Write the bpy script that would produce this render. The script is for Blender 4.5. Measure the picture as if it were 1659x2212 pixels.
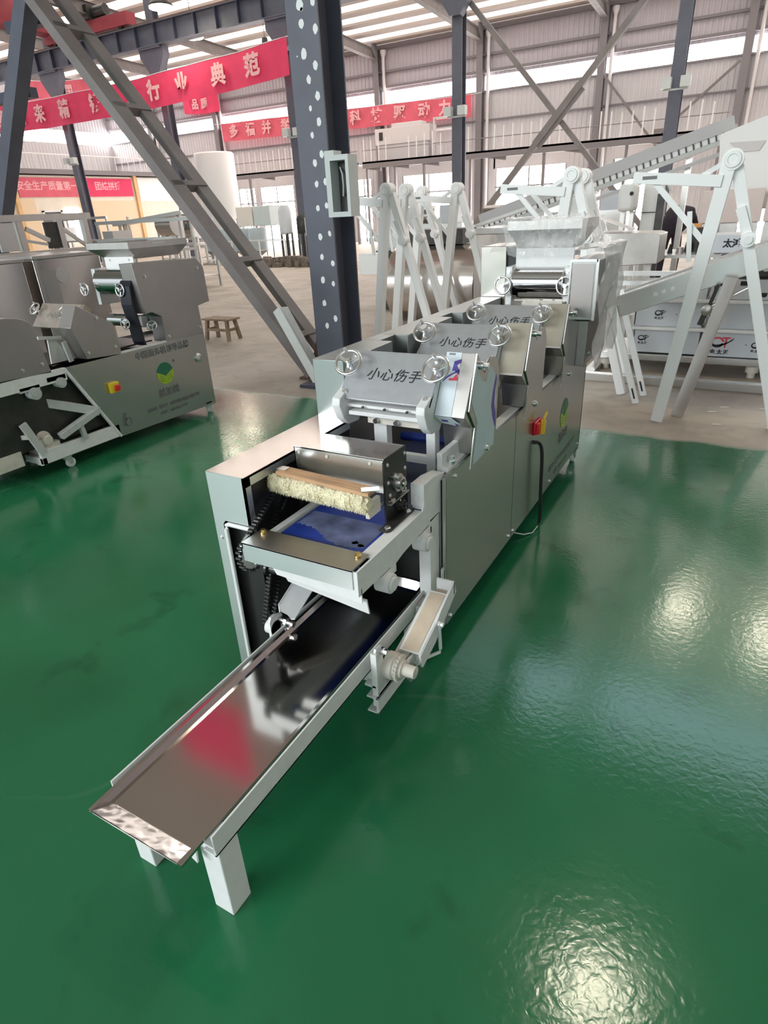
import bpy, bmesh, math, random
from mathutils import Vector as V, Matrix
random.seed(7)
PI = math.pi
for o in list(bpy.data.objects):
    bpy.data.objects.remove(o, do_unlink=True)
SC = bpy.context.scene
COL = SC.collection

# ------------------------------------------------------------------ camera
F_PX, YAW, PITCH, ROLL, CAM_Z = 1318.3, -0.529956635, 0.457924982, -0.0531683342, 1.55
IW, IH = 1659, 2212
def cam_axes():
    ca, sa, cb, sb = math.cos(YAW), math.sin(YAW), math.cos(PITCH), math.sin(PITCH)
    f = V((sa*cb, ca*cb, -sb)); r = V((ca, -sa, 0)); u = r.cross(f)
    c, s = math.cos(ROLL), math.sin(ROLL)
    return c*r + s*u, -s*r + c*u, f
AX_R, AX_U, AX_F = cam_axes()
CAM = V((0, 0, CAM_Z))
cd = bpy.data.cameras.new('camera'); cam = bpy.data.objects.new('camera', cd); COL.objects.link(cam)
cam.matrix_world = Matrix((
    (AX_R.x, AX_U.x, -AX_F.x, 0), (AX_R.y, AX_U.y, -AX_F.y, 0), (AX_R.z, AX_U.z, -AX_F.z, CAM_Z), (0, 0, 0, 1)))
cd.sensor_fit = 'VERTICAL'; cd.sensor_height = 36; cd.sensor_width = 36
cd.lens = F_PX/IH*36; cd.clip_start = .05; cd.clip_end = 300
SC.camera = cam

# ------------------------------------------------------------------ world, light, exposure
SC.view_settings.view_transform = 'Standard'; SC.view_settings.look = 'None'
SC.view_settings.exposure = 0.36; SC.view_settings.gamma = 1.0
SC.view_settings.use_curve_mapping = False
W_STRENGTH = 1.35          # daylight that comes in through the open front of the hall
SKYLIGHT_NEAR = 3.4       # bluish roof light over the aisle
SKYLIGHT_FAR = 1.7        # translucent roof sheets of the far bays
WINDOW = 13.0              # daylight behind the window strips
LAMP = 42.0               # high-bay lamps
world = bpy.data.worlds.new('world'); SC.world = world; world.use_nodes = True
wn = world.node_tree.nodes; wl = world.node_tree.links
bg = wn['Background']; bg.inputs[1].default_value = W_STRENGTH
tc = wn.new('ShaderNodeTexCoord'); sp = wn.new('ShaderNodeSeparateXYZ'); rp = wn.new('ShaderNodeValToRGB')
wl.new(tc.outputs['Generated'], sp.inputs[0]); wl.new(sp.outputs['Z'], rp.inputs[0]); wl.new(rp.outputs[0], bg.inputs[0])
rp.color_ramp.elements[0].position = 0.0; rp.color_ramp.elements[0].color = (.62, .68, .68, 1)
rp.color_ramp.elements[1].position = 0.6; rp.color_ramp.elements[1].color = (.86, .93, 1.0, 1)

def area(name, loc, target, sx, sy, power, color):
    l = bpy.data.lights.new(name, 'AREA'); l.shape = 'RECTANGLE'; l.size = sx; l.size_y = sy; l.energy = power; l.color = color
    o = bpy.data.objects.new(name, l); COL.objects.link(o); o.location = loc
    o.rotation_euler = (V(target)-V(loc)).to_track_quat('-Z', 'Y').to_euler()
    return o
# area light added as daylight behind and left of the camera; no doorway built
area('added_front_daylight', (-7.0, -9.5, 5.2), (-2.5, 4, .2), 9, 4, 1000, (.93, .98, 1.0))

# ------------------------------------------------------------------ pixel -> place helpers (a pixel and a known depth or height)
def ray(x, y):
    return AX_R*((x-IW/2)/F_PX) - AX_U*((y-IH/2)/F_PX) + AX_F
def ony(x, y, Y):
    d = ray(x, y); return CAM + d*(Y/d.y)
def onx(x, y, X):
    d = ray(x, y); return CAM + d*(X/d.x)
def onz(x, y, Z=0):
    d = ray(x, y); return CAM + d*((Z-CAM_Z)/d.z)

# ------------------------------------------------------------------ materials
def mat(name, col, rough=.5, metal=0, noise=0, nscale=8, bump=0, bscale=40, emit=None, estr=0, spec=.5, stretch=None, alpha=None, trans=0, coat=0, rvar=0):
    m = bpy.data.materials.new(name); m.use_nodes = True
    n, l = m.node_tree.nodes, m.node_tree.links
    b = n['Principled BSDF']
    b.inputs['Base Color'].default_value = (*col, 1); b.inputs['Roughness'].default_value = rough
    b.inputs['Metallic'].default_value = metal; b.inputs['Specular IOR Level'].default_value = spec
    if coat: b.inputs['Coat Weight'].default_value = coat; b.inputs['Coat Roughness'].default_value = .06
    t = n.new('ShaderNodeTexCoord'); mp = n.new('ShaderNodeMapping'); l.new(t.outputs['Object'], mp.inputs[0])
    if stretch: mp.inputs['Scale'].default_value = stretch
    if noise or rvar:
        x = n.new('ShaderNodeTexNoise'); x.inputs['Scale'].default_value = nscale; x.inputs['Detail'].default_value = 5
        l.new(mp.outputs[0], x.inputs[0])
        if noise:
            r = n.new('ShaderNodeValToRGB'); l.new(x.outputs[0], r.inputs[0])
            r.color_ramp.elements[0].position = .3; r.color_ramp.elements[1].position = .72
            r.color_ramp.elements[0].color = (*[c*(1-noise) for c in col], 1)
            r.color_ramp.elements[1].color = (*[min(1, c*(1+noise)) for c in col], 1)
            l.new(r.outputs[0], b.inputs['Base Color'])
        if rvar:
            mr = n.new('ShaderNodeMapRange'); l.new(x.outputs[0], mr.inputs[0])
            mr.inputs['From Min'].default_value = .3; mr.inputs['From Max'].default_value = .7
            mr.inputs['To Min'].default_value = max(.02, rough-rvar); mr.inputs['To Max'].default_value = rough+rvar
            l.new(mr.outputs[0], b.inputs['Roughness'])
    if bump:
        y = n.new('ShaderNodeTexNoise'); y.inputs['Scale'].default_value = bscale; y.inputs['Detail'].default_value = 0 if bscale < 8 else 2
        l.new(mp.outputs[0], y.inputs[0])
        bp = n.new('ShaderNodeBump'); bp.inputs['Strength'].default_value = bump; bp.inputs['Distance'].default_value = .01
        l.new(y.outputs[0], bp.inputs['Height']); l.new(bp.outputs[0], b.inputs['Normal'])
    if emit:
        b.inputs['Emission Color'].default_value = (*emit, 1); b.inputs['Emission Strength'].default_value = estr
    if alpha is not None: b.inputs['Alpha'].default_value = alpha
    if trans: b.inputs['Transmission Weight'].default_value = trans
    return m
M = {}
M['steel'] = mat('brushed_steel', (.60, .60, .585), .27, 1, bump=.03, bscale=3)
M['steel_side'] = mat('side_panel_steel', (.44, .45, .43), .27, 1, bump=.05, bscale=2.2)
M['steel_satin'] = mat('satin_steel', (.66, .70, .70), .42, 1, bump=.03, bscale=6)
M['steel_mirror'] = mat('polished_steel', (.62, .575, .55), .11, 1, bump=.04, bscale=2.2)
M['steel_plate'] = mat('bead_blasted_plate', (.60, .63, .67), .45, 1, noise=.04, nscale=30)
M['steel_bent'] = mat('dented_steel', (.46, .445, .43), .24, 1, bump=.14, bscale=6)
M['lip'] = mat('crumpled_steel_lip', (.70, .68, .68), .14, 1, bump=.5, bscale=13)
M['hood'] = mat('greenish_brushed_steel', (.36, .39, .38), .38, 1, bump=.03, bscale=4)
M['steel_old'] = mat('dull_steel', (.54, .52, .50), .36, 1, noise=.05, nscale=10)
M['chrome'] = mat('chrome', (.78, .78, .78), .30, 1)
M['roller'] = mat('hard_chromed_roller', (.55, .55, .56), .09, 1)
M['white'] = mat('white_grey_paint', (.80, .81, .80), .42, noise=.04, nscale=25)
M['white_dusty'] = mat('dusty_white_paint', (.70, .66, .58), .6, noise=.12, nscale=18)
M['beige_dust'] = mat('flour_dusted_steel', (.66, .55, .42), .7, noise=.12, nscale=14)
M['black'] = mat('black_sheet', (.012, .012, .012), .38, noise=.3, nscale=6)
M['dark'] = mat('dark_steel', (.06, .058, .055), .45, .6, noise=.25, nscale=9)
M['chain'] = mat('oily_chain', (.05, .05, .05), .25, .8)
M['rubber'] = mat('black_rubber', (.02, .02, .022), .6)
M['belt'] = mat('blue_belt', (.012, .040, .30), .40, noise=.30, nscale=9)
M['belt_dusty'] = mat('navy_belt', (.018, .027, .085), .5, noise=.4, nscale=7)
M['flour_film'] = mat('flour_dusted_blue_belt', (.13, .155, .29), .6, noise=.5, nscale=14)
M['wool'] = mat('cream_wool', (.90, .80, .56), .95, noise=.18, nscale=40, bump=.8, bscale=90)
M['wood'] = mat('planed_wood', (.60, .36, .20), .6, noise=.25, nscale=9, stretch=(1, 8, 8))
M['stoolwood'] = mat('worn_brown_wood', (.24, .17, .11), .6, noise=.35, nscale=12)
M['brass'] = mat('brass_bolt', (.72, .55, .24), .3, 1)
M['ink'] = mat('black_engraving', (.015, .015, .018), .6)
M['ink_grey'] = mat('grey_print', (.16, .16, .16), .5)
M['red'] = mat('red_plastic', (.75, .02, .03), .35)
M['yellow'] = mat('yellow_plastic', (.85, .62, .03), .4)
M['film'] = mat('pale_blue_film', (.50, .64, .68), .35, noise=.05, nscale=10)
M['film_white'] = mat('white_blue_film', (.68, .77, .82), .35, noise=.03, nscale=10)
M['purple'] = mat('violet_print', (.10, .055, .36), .4)
M['redprint'] = mat('red_print', (.72, .06, .10), .4)
M['navy'] = mat('navy_steel_paint', (.098, .102, .135), .5, noise=.14, nscale=3)
M['navy_dark'] = mat('dark_navy_steel_paint', (.055, .06, .10), .5, noise=.2, nscale=4)
M['bracegrey'] = mat('grey_primer_paint', (.21, .185, .18), .62, noise=.15, nscale=3)
M['dot'] = mat('white_paint_dot', (.78, .80, .80), .7)
M['banner'] = mat('red_banner_cloth', (.76, .05, .135), .8, noise=.10, nscale=2)
M['banner_pink'] = mat('faded_red_banner_cloth', (.72, .13, .18), .8, noise=.10, nscale=2)
M['letter'] = mat('pale_pink_lettering', (.86, .46, .48), .8)
M['cranered'] = mat('crane_red_paint', (.30, .035, .05), .55, noise=.1, nscale=4)
M['ivory'] = mat('ivory_panel', (.80, .72, .60), .6, noise=.05, nscale=2)
M['orange'] = mat('orange_wood_post', (.75, .47, .22), .6, noise=.1, nscale=3)
M['white_board'] = mat('white_board', (.85, .85, .83), .5)
M['boxwhite'] = mat('pale_grey_enamel', (.60, .63, .67), .38, noise=.03, nscale=5)
M['tank'] = mat('blue_grey_plastic_tank', (.42, .49, .52), .45, noise=.06, nscale=3)
M['cube'] = mat('cream_plastic', (.76, .70, .63), .5)
M['cloth_dark'] = mat('dark_purple_cloth', (.022, .014, .024), .85, noise=.3, nscale=15)
M['skin'] = mat('skin', (.52, .33, .25), .6)
M['hair'] = mat('black_hair', (.01, .009, .009), .5)
M['green1'] = mat('logo_dark_green', (.02, .17, .09), .4)
M['green2'] = mat('logo_leaf_green', (.40, .55, .03), .4)
M['duct'] = mat('white_duct', (.70, .66, .66), .6)
M['grey_plastic'] = mat('grey_enclosure', (.55, .58, .57), .5)
M['plastic_film'] = mat('clear_plastic_film', (.95, .95, .95), .08, alpha=.30, bump=1.0, bscale=34, spec=.8)
M['film_smoky'] = mat('smoky_plastic_film', (.50, .50, .51), .25, alpha=.75, bump=.25, bscale=7)
M['rust'] = mat('rusty_steel', (.16, .09, .065), .8, noise=.4, nscale=20)
M['rubble'] = mat('brown_debris', (.22, .18, .15), .9, noise=.4, nscale=12)
M['orange_light'] = mat('orange_cloth', (.85, .40, .15), .7)

# floor: green epoxy that gives way to bare dusty concrete
def floor_material():
    m = bpy.data.materials.new('green_epoxy_and_concrete'); m.use_nodes = True
    n, l = m.node_tree.nodes, m.node_tree.links; b = n['Principled BSDF']
    t = n.new('ShaderNodeTexCoord'); s = n.new('ShaderNodeSeparateXYZ'); l.new(t.outputs['Object'], s.inputs[0])
    def noise(sc, det=6, dist=0):
        x = n.new('ShaderNodeTexNoise'); x.inputs['Scale'].default_value = sc; x.inputs['Detail'].default_value = det
        x.inputs['Distortion'].default_value = dist; l.new(t.outputs['Object'], x.inputs[0]); return x
    def ramp(src, p0, c0, p1, c1):
        r = n.new('ShaderNodeValToRGB'); l.new(src, r.inputs[0]); e = r.color_ramp.elements
        e[0].position, e[1].position = p0, p1; e[0].color, e[1].color = (*c0, 1), (*c1, 1); return r
    def mix(fac, a, c, mode='MIX'):
        x = n.new('ShaderNodeMixRGB'); x.blend_type = mode
        if isinstance(fac, float): x.inputs[0].default_value = fac
        else: l.new(fac, x.inputs[0])
        l.new(a, x.inputs[1]); l.new(c, x.inputs[2]); return x
    def math_(op, a, v):
        x = n.new('ShaderNodeMath'); x.operation = op; l.new(a, x.inputs[0])
        if isinstance(v, (int, float)): x.inputs[1].default_value = v
        else: l.new(v, x.inputs[1])
        return x
    g1 = ramp(noise(1.3, 8, .4).outputs[0], .3, (.014, .125, .050), .7, (.022, .172, .074))
    smear = ramp(noise(4.2, 9, .35).outputs[0], .60, (1, 1, 1), .76, (.45, .54, .49))
    g2 = mix(.8, g1.outputs[0], smear.outputs[0], 'MULTIPLY')
    # thin pale scratches
    w = n.new('ShaderNodeTexVoronoi'); w.feature = 'DISTANCE_TO_EDGE'; w.inputs['Scale'].default_value = .33
    dn = noise(.7, 2); dv = n.new('ShaderNodeVectorMath'); dv.operation = 'MULTIPLY_ADD'; dv.inputs[1].default_value = (1.6, 1.6, 0)
    l.new(dn.outputs['Color'], dv.inputs[0]); l.new(t.outputs['Object'], dv.inputs[2]); l.new(dv.outputs[0], w.inputs[0])
    sc0 = ramp(w.outputs['Distance'], .0, (.05, .06, .05), .0009, (0, 0, 0))
    sc = mix(1.0, sc0.outputs[0], ramp(noise(.8, 2).outputs[0], .52, (0, 0, 0), .60, (1, 1, 1)).outputs[0], 'MULTIPLY')
    g3 = mix(1.0, g2.outputs[0], sc.outputs[0], 'ADD')
    c1 = ramp(noise(.9, 9, .8).outputs[0], .28, (.33, .285, .24), .72, (.54, .485, .42))
    c2 = mix(.5, c1.outputs[0], ramp(noise(3.2, 8, 1.5).outputs[0], .5, (1, 1, 1), .8, (.5, .47, .45)).outputs[0], 'MULTIPLY')
    edge = math_('ADD', s.outputs['Y'], math_('MULTIPLY', noise(2.0, 4).outputs[0], .22).outputs[0])
    k = n.new('ShaderNodeMapRange'); l.new(edge.outputs[0], k.inputs[0])
    k.inputs['From Min'].default_value = 4.62; k.inputs['From Max'].default_value = 4.70
    l.new(mix(k.outputs[0], g3.outputs[0], c2.outputs[0]).outputs[0], b.inputs['Base Color'])
    rr = n.new('ShaderNodeMapRange'); l.new(noise(3, 5).outputs[0], rr.inputs[0])
    rr.inputs['To Min'].default_value = .09; rr.inputs['To Max'].default_value = .21
    rx = n.new('ShaderNodeMapRange'); l.new(k.outputs[0], rx.inputs[0]); l.new(rr.outputs[0], rx.inputs['To Min']); rx.inputs['To Max'].default_value = .62
    l.new(rx.outputs[0], b.inputs['Roughness'])
    b.inputs['Specular IOR Level'].default_value = .46
    bp = n.new('ShaderNodeBump'); bp.inputs['Strength'].default_value = .10; bp.inputs['Distance'].default_value = .006
    l.new(noise(44, 2, .5).outputs[0], bp.inputs['Height']); l.new(bp.outputs[0], b.inputs['Normal'])
    return m
M['floor'] = floor_material()
M['wall'] = mat('grey_corrugated_sheet', (.50, .465, .50), .6, noise=.06, nscale=.6)
M['wall_low'] = mat('pale_grey_corrugated_sheet', (.60, .575, .59), .6, noise=.06, nscale=.6)
M['roofsheet'] = mat('taupe_roof_sheet', (.52, .44, .41), .7, noise=.08, nscale=.5)
M['purlin'] = mat('beige_purlin', (.33, .28, .25), .7)
M['skyl_far'] = mat('translucent_roof_sheet', (.85, .80, .74), .6, emit=(1.0, .93, .86), estr=SKYLIGHT_FAR)
M['skyl_near'] = mat('bluish_roof_light', (.7, .8, .9), .6, emit=(.62, .82, 1.0), estr=SKYLIGHT_NEAR)
M['window'] = mat('bright_window_glass', (.9, .9, .9), .2, emit=(1, .985, .97), estr=WINDOW)
M['lamp'] = mat('high_bay_lamp_lens', (1, 1, 1), .3, emit=(1.0, .90, .70), estr=LAMP)
M['steel_guard'] = mat('grey_brown_steel_sheet', (.40, .375, .365), .42, .85, noise=.06, nscale=4)
M['steel_bent2'] = mat('rippled_polished_steel', (.78, .73, .70), .20, 1, bump=.22, bscale=2.6)
M['rubber_navy'] = mat('navy_black_belt', (.010, .011, .022), .45)
M['white_grey'] = mat('light_grey_paint', (.52, .54, .53), .45, noise=.06, nscale=20)
M['white_bright'] = mat('bright_white_paint', (.90, .90, .89), .45)
M['pale_pink'] = mat('pale_pinkish_paint', (.72, .60, .56), .5, noise=.06, nscale=3)
M['tank_pale'] = mat('pale_blue_plastic', (.58, .64, .63), .5)
M['orange_pale'] = mat('pale_orange_panel', (.78, .60, .40), .6)
M['dark_steel2'] = mat('grey_tub_steel', (.16, .15, .15), .4, .8)
M['plate_beige'] = mat('beige_satin_steel_plate', (.62, .55, .50), .38, .7, noise=.12, nscale=14)
M['rail_grey'] = mat('dull_grey_rail', (.42, .41, .41), .5, .3)
M['steel_warm'] = mat('warm_dented_steel', (.62, .585, .54), .25, 1, bump=.25, bscale=7)
M['girt'] = mat('grey_girt', (.22, .20, .21), .6)
M['pipe'] = mat('white_downpipe', (.72, .68, .68), .5)

# ------------------------------------------------------------------ mesh builder
class MB:
    def __init__(s): s.v = []; s.f = []
    def add(s, vs, fs):
        k = len(s.v); s.v += [tuple(p) for p in vs]; s.f += [tuple(i+k for i in f) for f in fs]; return s
    def box(s, x0, x1, y0, y1, z0, z1):
        vs = [(x, y, z) for x in (x0, x1) for y in (y0, y1) for z in (z0, z1)]
        return s.add(vs, [(0, 1, 3, 2), (4, 6, 7, 5), (0, 4, 5, 1), (2, 3, 7, 6), (0, 2, 6, 4), (1, 5, 7, 3)])
    def prism(s, ax, poly, a0, a1):
        n = len(poly)
        def P(p, a): return {'x': (a, p[0], p[1]), 'y': (p[0], a, p[1]), 'z': (p[0], p[1], a)}[ax]
        vs = [P(p, a0) for p in poly] + [P(p, a1) for p in poly]
        fs = [tuple(range(n-1, -1, -1)), tuple(range(n, 2*n))] + [(i, (i+1) % n, n+(i+1) % n, n+i) for i in range(n)]
        return s.add(vs, fs)
    def bar(s, p0, p1, w, h, up=(0, 0, 1)):
        p0, p1 = V(p0), V(p1); d = (p1-p0).normalized(); sd = d.cross(V(up))
        if sd.length < 1e-4: sd = d.cross(V((1, 0, 0)))
        sd.normalize(); u = sd.cross(d)
        vs = [p+sd*a*w/2+u*b*h/2 for p in (p0, p1) for a, b in ((-1, -1), (1, -1), (1, 1), (-1, 1))]
        return s.add(vs, [(3, 2, 1, 0), (4, 5, 6, 7), (0, 1, 5, 4), (1, 2, 6, 5), (2, 3, 7, 6), (3, 0, 4, 7)])
    def frame_of(s, d):
        d = d.normalized(); a = V((0, 0, 1)) if abs(d.z) < .9 else V((1, 0, 0)); x = d.cross(a).normalized(); return x, x.cross(d)
    def cyl(s, p0, p1, r, r1=None, n=20, cap=True):
        p0, p1 = V(p0), V(p1); r1 = r if r1 is None else r1; x, y = s.frame_of(p1-p0)
        vs = [p+(x*math.cos(2*PI*i/n)+y*math.sin(2*PI*i/n))*q for p, q in ((p0, r), (p1, r1)) for i in range(n)]
        fs = [(i, (i+1) % n, n+(i+1) % n, n+i) for i in range(n)]
        if cap: fs += [tuple(range(n-1, -1, -1)), tuple(range(n, 2*n))]
        return s.add(vs, fs)
    def tube(s, pts, r, n=8, closed=False):
        pts = [V(p) for p in pts]; m = len(pts); rings = []
        for i, p in enumerate(pts):
            d = (pts[(i+1) % m]-pts[i-1]) if closed else (pts[min(i+1, m-1)]-pts[max(i-1, 0)])
            x, y = s.frame_of(d); rings.append([p+(x*math.cos(2*PI*j/n)+y*math.sin(2*PI*j/n))*r for j in range(n)])
        vs = [p for q in rings for p in q]; fs = []
        for i in range(m if closed else m-1):
            a, b = i*n, ((i+1) % m)*n
            fs += [(a+j, a+(j+1) % n, b+(j+1) % n, b+j) for j in range(n)]
        if not closed: fs += [tuple(range(n-1, -1, -1)), tuple(range((m-1)*n, m*n))]
        return s.add(vs, fs)
    def ring(s, c, nrm, R, r, n=28, k=10):
        c = V(c); x, y = s.frame_of(V(nrm)); nn = V(nrm).normalized(); vs = []; fs = []
        for i in range(n):
            a = 2*PI*i/n; o = x*math.cos(a)+y*math.sin(a)
            vs += [c+o*(R+r*math.cos(2*PI*j/k))+nn*r*math.sin(2*PI*j/k) for j in range(k)]
        for i in range(n):
            A, B = i*k, ((i+1) % n)*k
            fs += [(A+j, A+(j+1) % k, B+(j+1) % k, B+j) for j in range(k)]
        return s.add(vs, fs)
    def lathe(s, c, ax, prof, n=28):
        c = V(c); d = V(ax).normalized(); x, y = s.frame_of(d); m = len(prof)
        vs = [c+d*h+(x*math.cos(2*PI*i/n)+y*math.sin(2*PI*i/n))*r for r, h in prof for i in range(n)]
        fs = [(q*n+i, q*n+(i+1) % n, (q+1)*n+(i+1) % n, (q+1)*n+i) for q in range(m-1) for i in range(n)]
        fs += [tuple(range(n-1, -1, -1)), tuple(range((m-1)*n, m*n))]
        return s.add(vs, fs)
    def ball(s, c, r, n=10):
        c = V(c); return s.lathe(c, (0, 0, 1), [(max(r*math.sin(PI*i/n), 1e-4), -r*math.cos(PI*i/n)) for i in range(n+1)], 12)
    def quad(s, a, b, c, d): return s.add([a, b, c, d], [(0, 1, 2, 3)])
    def plate(s, pts, nrm, t):
        # flat outline given as 3-D points, thickened by t along nrm
        n = len(pts); o = V(nrm).normalized()*t
        vs = [V(p) for p in pts]+[V(p)+o for p in pts]
        return s.add(vs, [tuple(range(n-1, -1, -1)), tuple(range(n, 2*n))]+[(i, (i+1) % n, n+(i+1) % n, n+i) for i in range(n)])
    def build(s, name, m, parent=None, loc=None, bevel=0, smooth=True):
        me = bpy.data.meshes.new(name)
        if parent is not None:
            root = parent
            while root.parent: root = root.parent
            off = V(root.location)
        else:
            if loc is None:
                xs = [p[0] for p in s.v]; ys = [p[1] for p in s.v]; zs = [p[2] for p in s.v]
                loc = ((min(xs)+max(xs))/2, (min(ys)+max(ys))/2, min(zs))
            off = V(loc)
        me.from_pydata([tuple(V(p)-off) for p in s.v], [], s.f)
        b = bmesh.new(); b.from_mesh(me); bmesh.ops.recalc_face_normals(b, faces=b.faces); b.to_mesh(me); b.free()
        if smooth:
            for p in me.polygons: p.use_smooth = True
            me.set_sharp_from_angle(angle=math.radians(38))
        me.materials.append(m)
        o = bpy.data.objects.new(name, me); COL.objects.link(o)
        if parent is not None: o.parent = parent
        else: o.location = off
        if bevel:
            md = o.modifiers.new('bevel', 'BEVEL'); md.width = bevel; md.segments = 2; md.limit_method = 'ANGLE'
        return o
def box(x0, x1, y0, y1, z0, z1): return MB().box(x0, x1, y0, y1, z0, z1)
def tag(o, label, cat, group=None, kind=None):
    if label: o['label'] = label
    if cat: o['category'] = cat
    if group: o['group'] = group
    if kind: o['kind'] = kind
    return o
def thing(name, label, cat, loc, group=None):
    o = bpy.data.objects.new(name, None); COL.objects.link(o); o.location = loc; o.empty_display_size = .1
    return tag(o, label, cat, group)
def struct(o): o['kind'] = 'structure'; return o
def kids(o): return [c for c in bpy.data.objects if c.parent == o]
def copy_thing(root, loc, label, group=None):
    def rec(o, par):
        c = o.copy(); COL.objects.link(c); c.parent = par
        for ch in kids(o): rec(ch, c)
        return c
    r = rec(root, None); r.location = loc
    if label: r['label'] = label
    if group: r['group'] = group
    return r
def label(o, s): o['label'] = s; return o
_txt = {}
def text(name, body, size, m, parent, origin, ex, ey, t=.0006, bold=0, shear=0, space=1.0, align='CENTER', loc=None):
    """lettering as thin raised mesh; origin = middle of the line, ex/ey = reading and up directions"""
    cu = bpy.data.curves.new('t', 'FONT'); cu.body = body; cu.size = size; cu.align_x = align; cu.align_y = 'CENTER'
    cu.offset = bold; cu.shear = shear; cu.space_character = space; cu.resolution_u = 3
    o = bpy.data.objects.new('t', cu); COL.objects.link(o)
    dg = bpy.context.evaluated_depsgraph_get(); me = bpy.data.meshes.new_from_object(o.evaluated_get(dg))
    vs = [v.co.copy() for v in me.vertices]; fs = [tuple(p.vertices) for p in me.polygons]
    bpy.data.objects.remove(o); bpy.data.meshes.remove(me)
    ex, ey = V(ex).normalized(), V(ey).normalized(); nz = ex.cross(ey)
    mb = MB(); k = len(vs)
    mb.add([V(origin)+ex*p.x+ey*p.y+nz*t for p in vs], fs)
    ob = mb.build(name, m, parent, loc=loc, smooth=False)
    return ob
# ------------------------------------------------------------------ floor
struct(box(-46, 16, -14, 34.5, -.05, 0).build('floor', M['floor'], loc=(0, 0, 0), smooth=False))

# ------------------------------------------------------------------ shared pieces of the noodle machines
def handwheel(par, c, nrm, R=.047, nm='handwheel', knob=True):
    c, nrm = V(c), V(nrm).normalized(); mb = MB(); mb.ring(c, nrm, R, R*.125)
    x, y = mb.frame_of(nrm)
    for a in (.5, .5+2*PI/3, .5+4*PI/3):
        mb.bar(c-nrm*.008, c+(x*math.cos(a)+y*math.sin(a))*R*.97, R*.26, R*.14, nrm)
    mb.cyl(c-nrm*.035, c+nrm*.012, R*.22, n=16); mb.cyl(c+nrm*.012, c+nrm*.016, R*.12, n=12)
    if knob: mb.cyl(c+y*R*.9+x*R*.35, c+y*R*.9+x*R*.35+nrm*.022, R*.13, n=10)
    return mb.build(nm, M['chrome'], par)
def bolt(par, c, nrm, r=.008, h=.008, m='chrome', nm='bolt'):
    c, nrm = V(c), V(nrm).normalized()
    return MB().cyl(c, c+nrm*h*.4, r*1.35, n=14).cyl(c+nrm*h*.4, c+nrm*h, r, n=6).build(nm, M[m], par)
def caster(par, x, y, r=.035, top=.1):
    f = MB().box(x-.03, x+.03, y-.035, y+.035, top-.012, top)
    f.prism('x', [(y-.03, top-.01), (y+.03, top-.01), (y+.038, r*.9), (y+.012, r*.9)], x-.022, x-.018)
    f.prism('x', [(y-.03, top-.01), (y+.03, top-.01), (y+.038, r*.9), (y+.012, r*.9)], x+.018, x+.022)
    o = f.build('caster', M['chrome'], par)
    MB().lathe((x-.014, y+.025, r), (1, 0, 0), [(r*.8, 0), (r, .005), (r, .023), (r*.8, .028)], 20).build('wheel', M['white'], o)
    return o

# ------------------------------------------------------------------ the main noodle machine
mm = thing('noodle_machine', 'long stainless noodle machine with blue belt and three lettered roller plates, centre', 'noodle machine', (-1.09, 1.9, 0))
XL, XR = -1.40, -.78
# cabinet
pn = MB().prism('x', [(1.765, .108), (2.52, .108), (2.52, .728), (1.79, .728), (1.765, .722)], XR-.012, XR).build('side_panel', M['steel_side'], mm)
for y, z in ((1.80, .128), (2.49, .135), (1.84, .70)): bolt(pn, (XR, y, z), (1, 0, 0), .006, .006)
pn = box(XR-.012, XR, 2.525, 3.90, .108, .728).build('side_panel', M['steel_side'], mm)
for y, z in ((2.55, .135), (3.2, .135), (3.86, .135)): bolt(pn, (XR, y, z), (1, 0, 0), .006, .006)
MB().box(XL+.01, XR-.014, 1.86, 3.88, .12, .60).box(XL+.005, -1.25, 1.31, 1.9, .1, .80).build('body_frame', M['black'], mm)
MB().box(XL, XL+.008, 1.30, 3.90, .05, .83).box(XL, XR, 3.885, 3.90, .1, .72).build('rear_panel', M['steel'], mm)
# white sill along the top of the right panel
MB().box(XR-.05, XR-.012, 2.2, 3.85, .70, .735).box(XR-.05, XR-.012, 1.80, 2.2, .66, .712).build('top_rail', M['white'], mm, bevel=.002)
# near left chain housing
hs = MB().box(XL, -1.245, 1.283, 1.93, .827, .834)
hs.prism('y', [(XL, .05), (-1.362, .05), (-1.362, .655), (-1.352, .668), (-1.252, .668), (-1.245, .672), (-1.245, .835), (XL, .835)], 1.28, 1.286)
hs.box(-1.252, -1.245, 1.28, 1.9, .80, .835)
hs.box(-1.253, -1.245, 1.28, 1.31, .668, .83)
hs.build('chain_housing', M['steel_satin'], mm)
box(XL, -1.245, 1.28, 1.93, .8345, .836).build('housing_top', M['steel_mirror'], mm)
tr = [(-1.352, .05), (-1.352, .64), (-1.348, .652), (-1.338, .658), (-1.25, .658)]
MB().tube([(x, 1.279, z) for x, z in tr], .0075, 8).build('edge_trim', M['white'], mm)
bolt(mm, (XL+.02, 1.28, .60), (0, -1, 0), .005, .005)
# inner back sheet of the housing and a cross strut
MB().box(-1.385, -1.375, 1.29, 1.9, .1, .82).build('inner_sheet', M['black'], mm)
MB().box(-1.345, -1.22, 1.33, 1.345, .585, .60).build('cross_strut', M['dark'], mm)
MB().box(-1.372, -1.355, 1.35, 1.62, .24, .275).build('bracket', M['dark'], mm)
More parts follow.
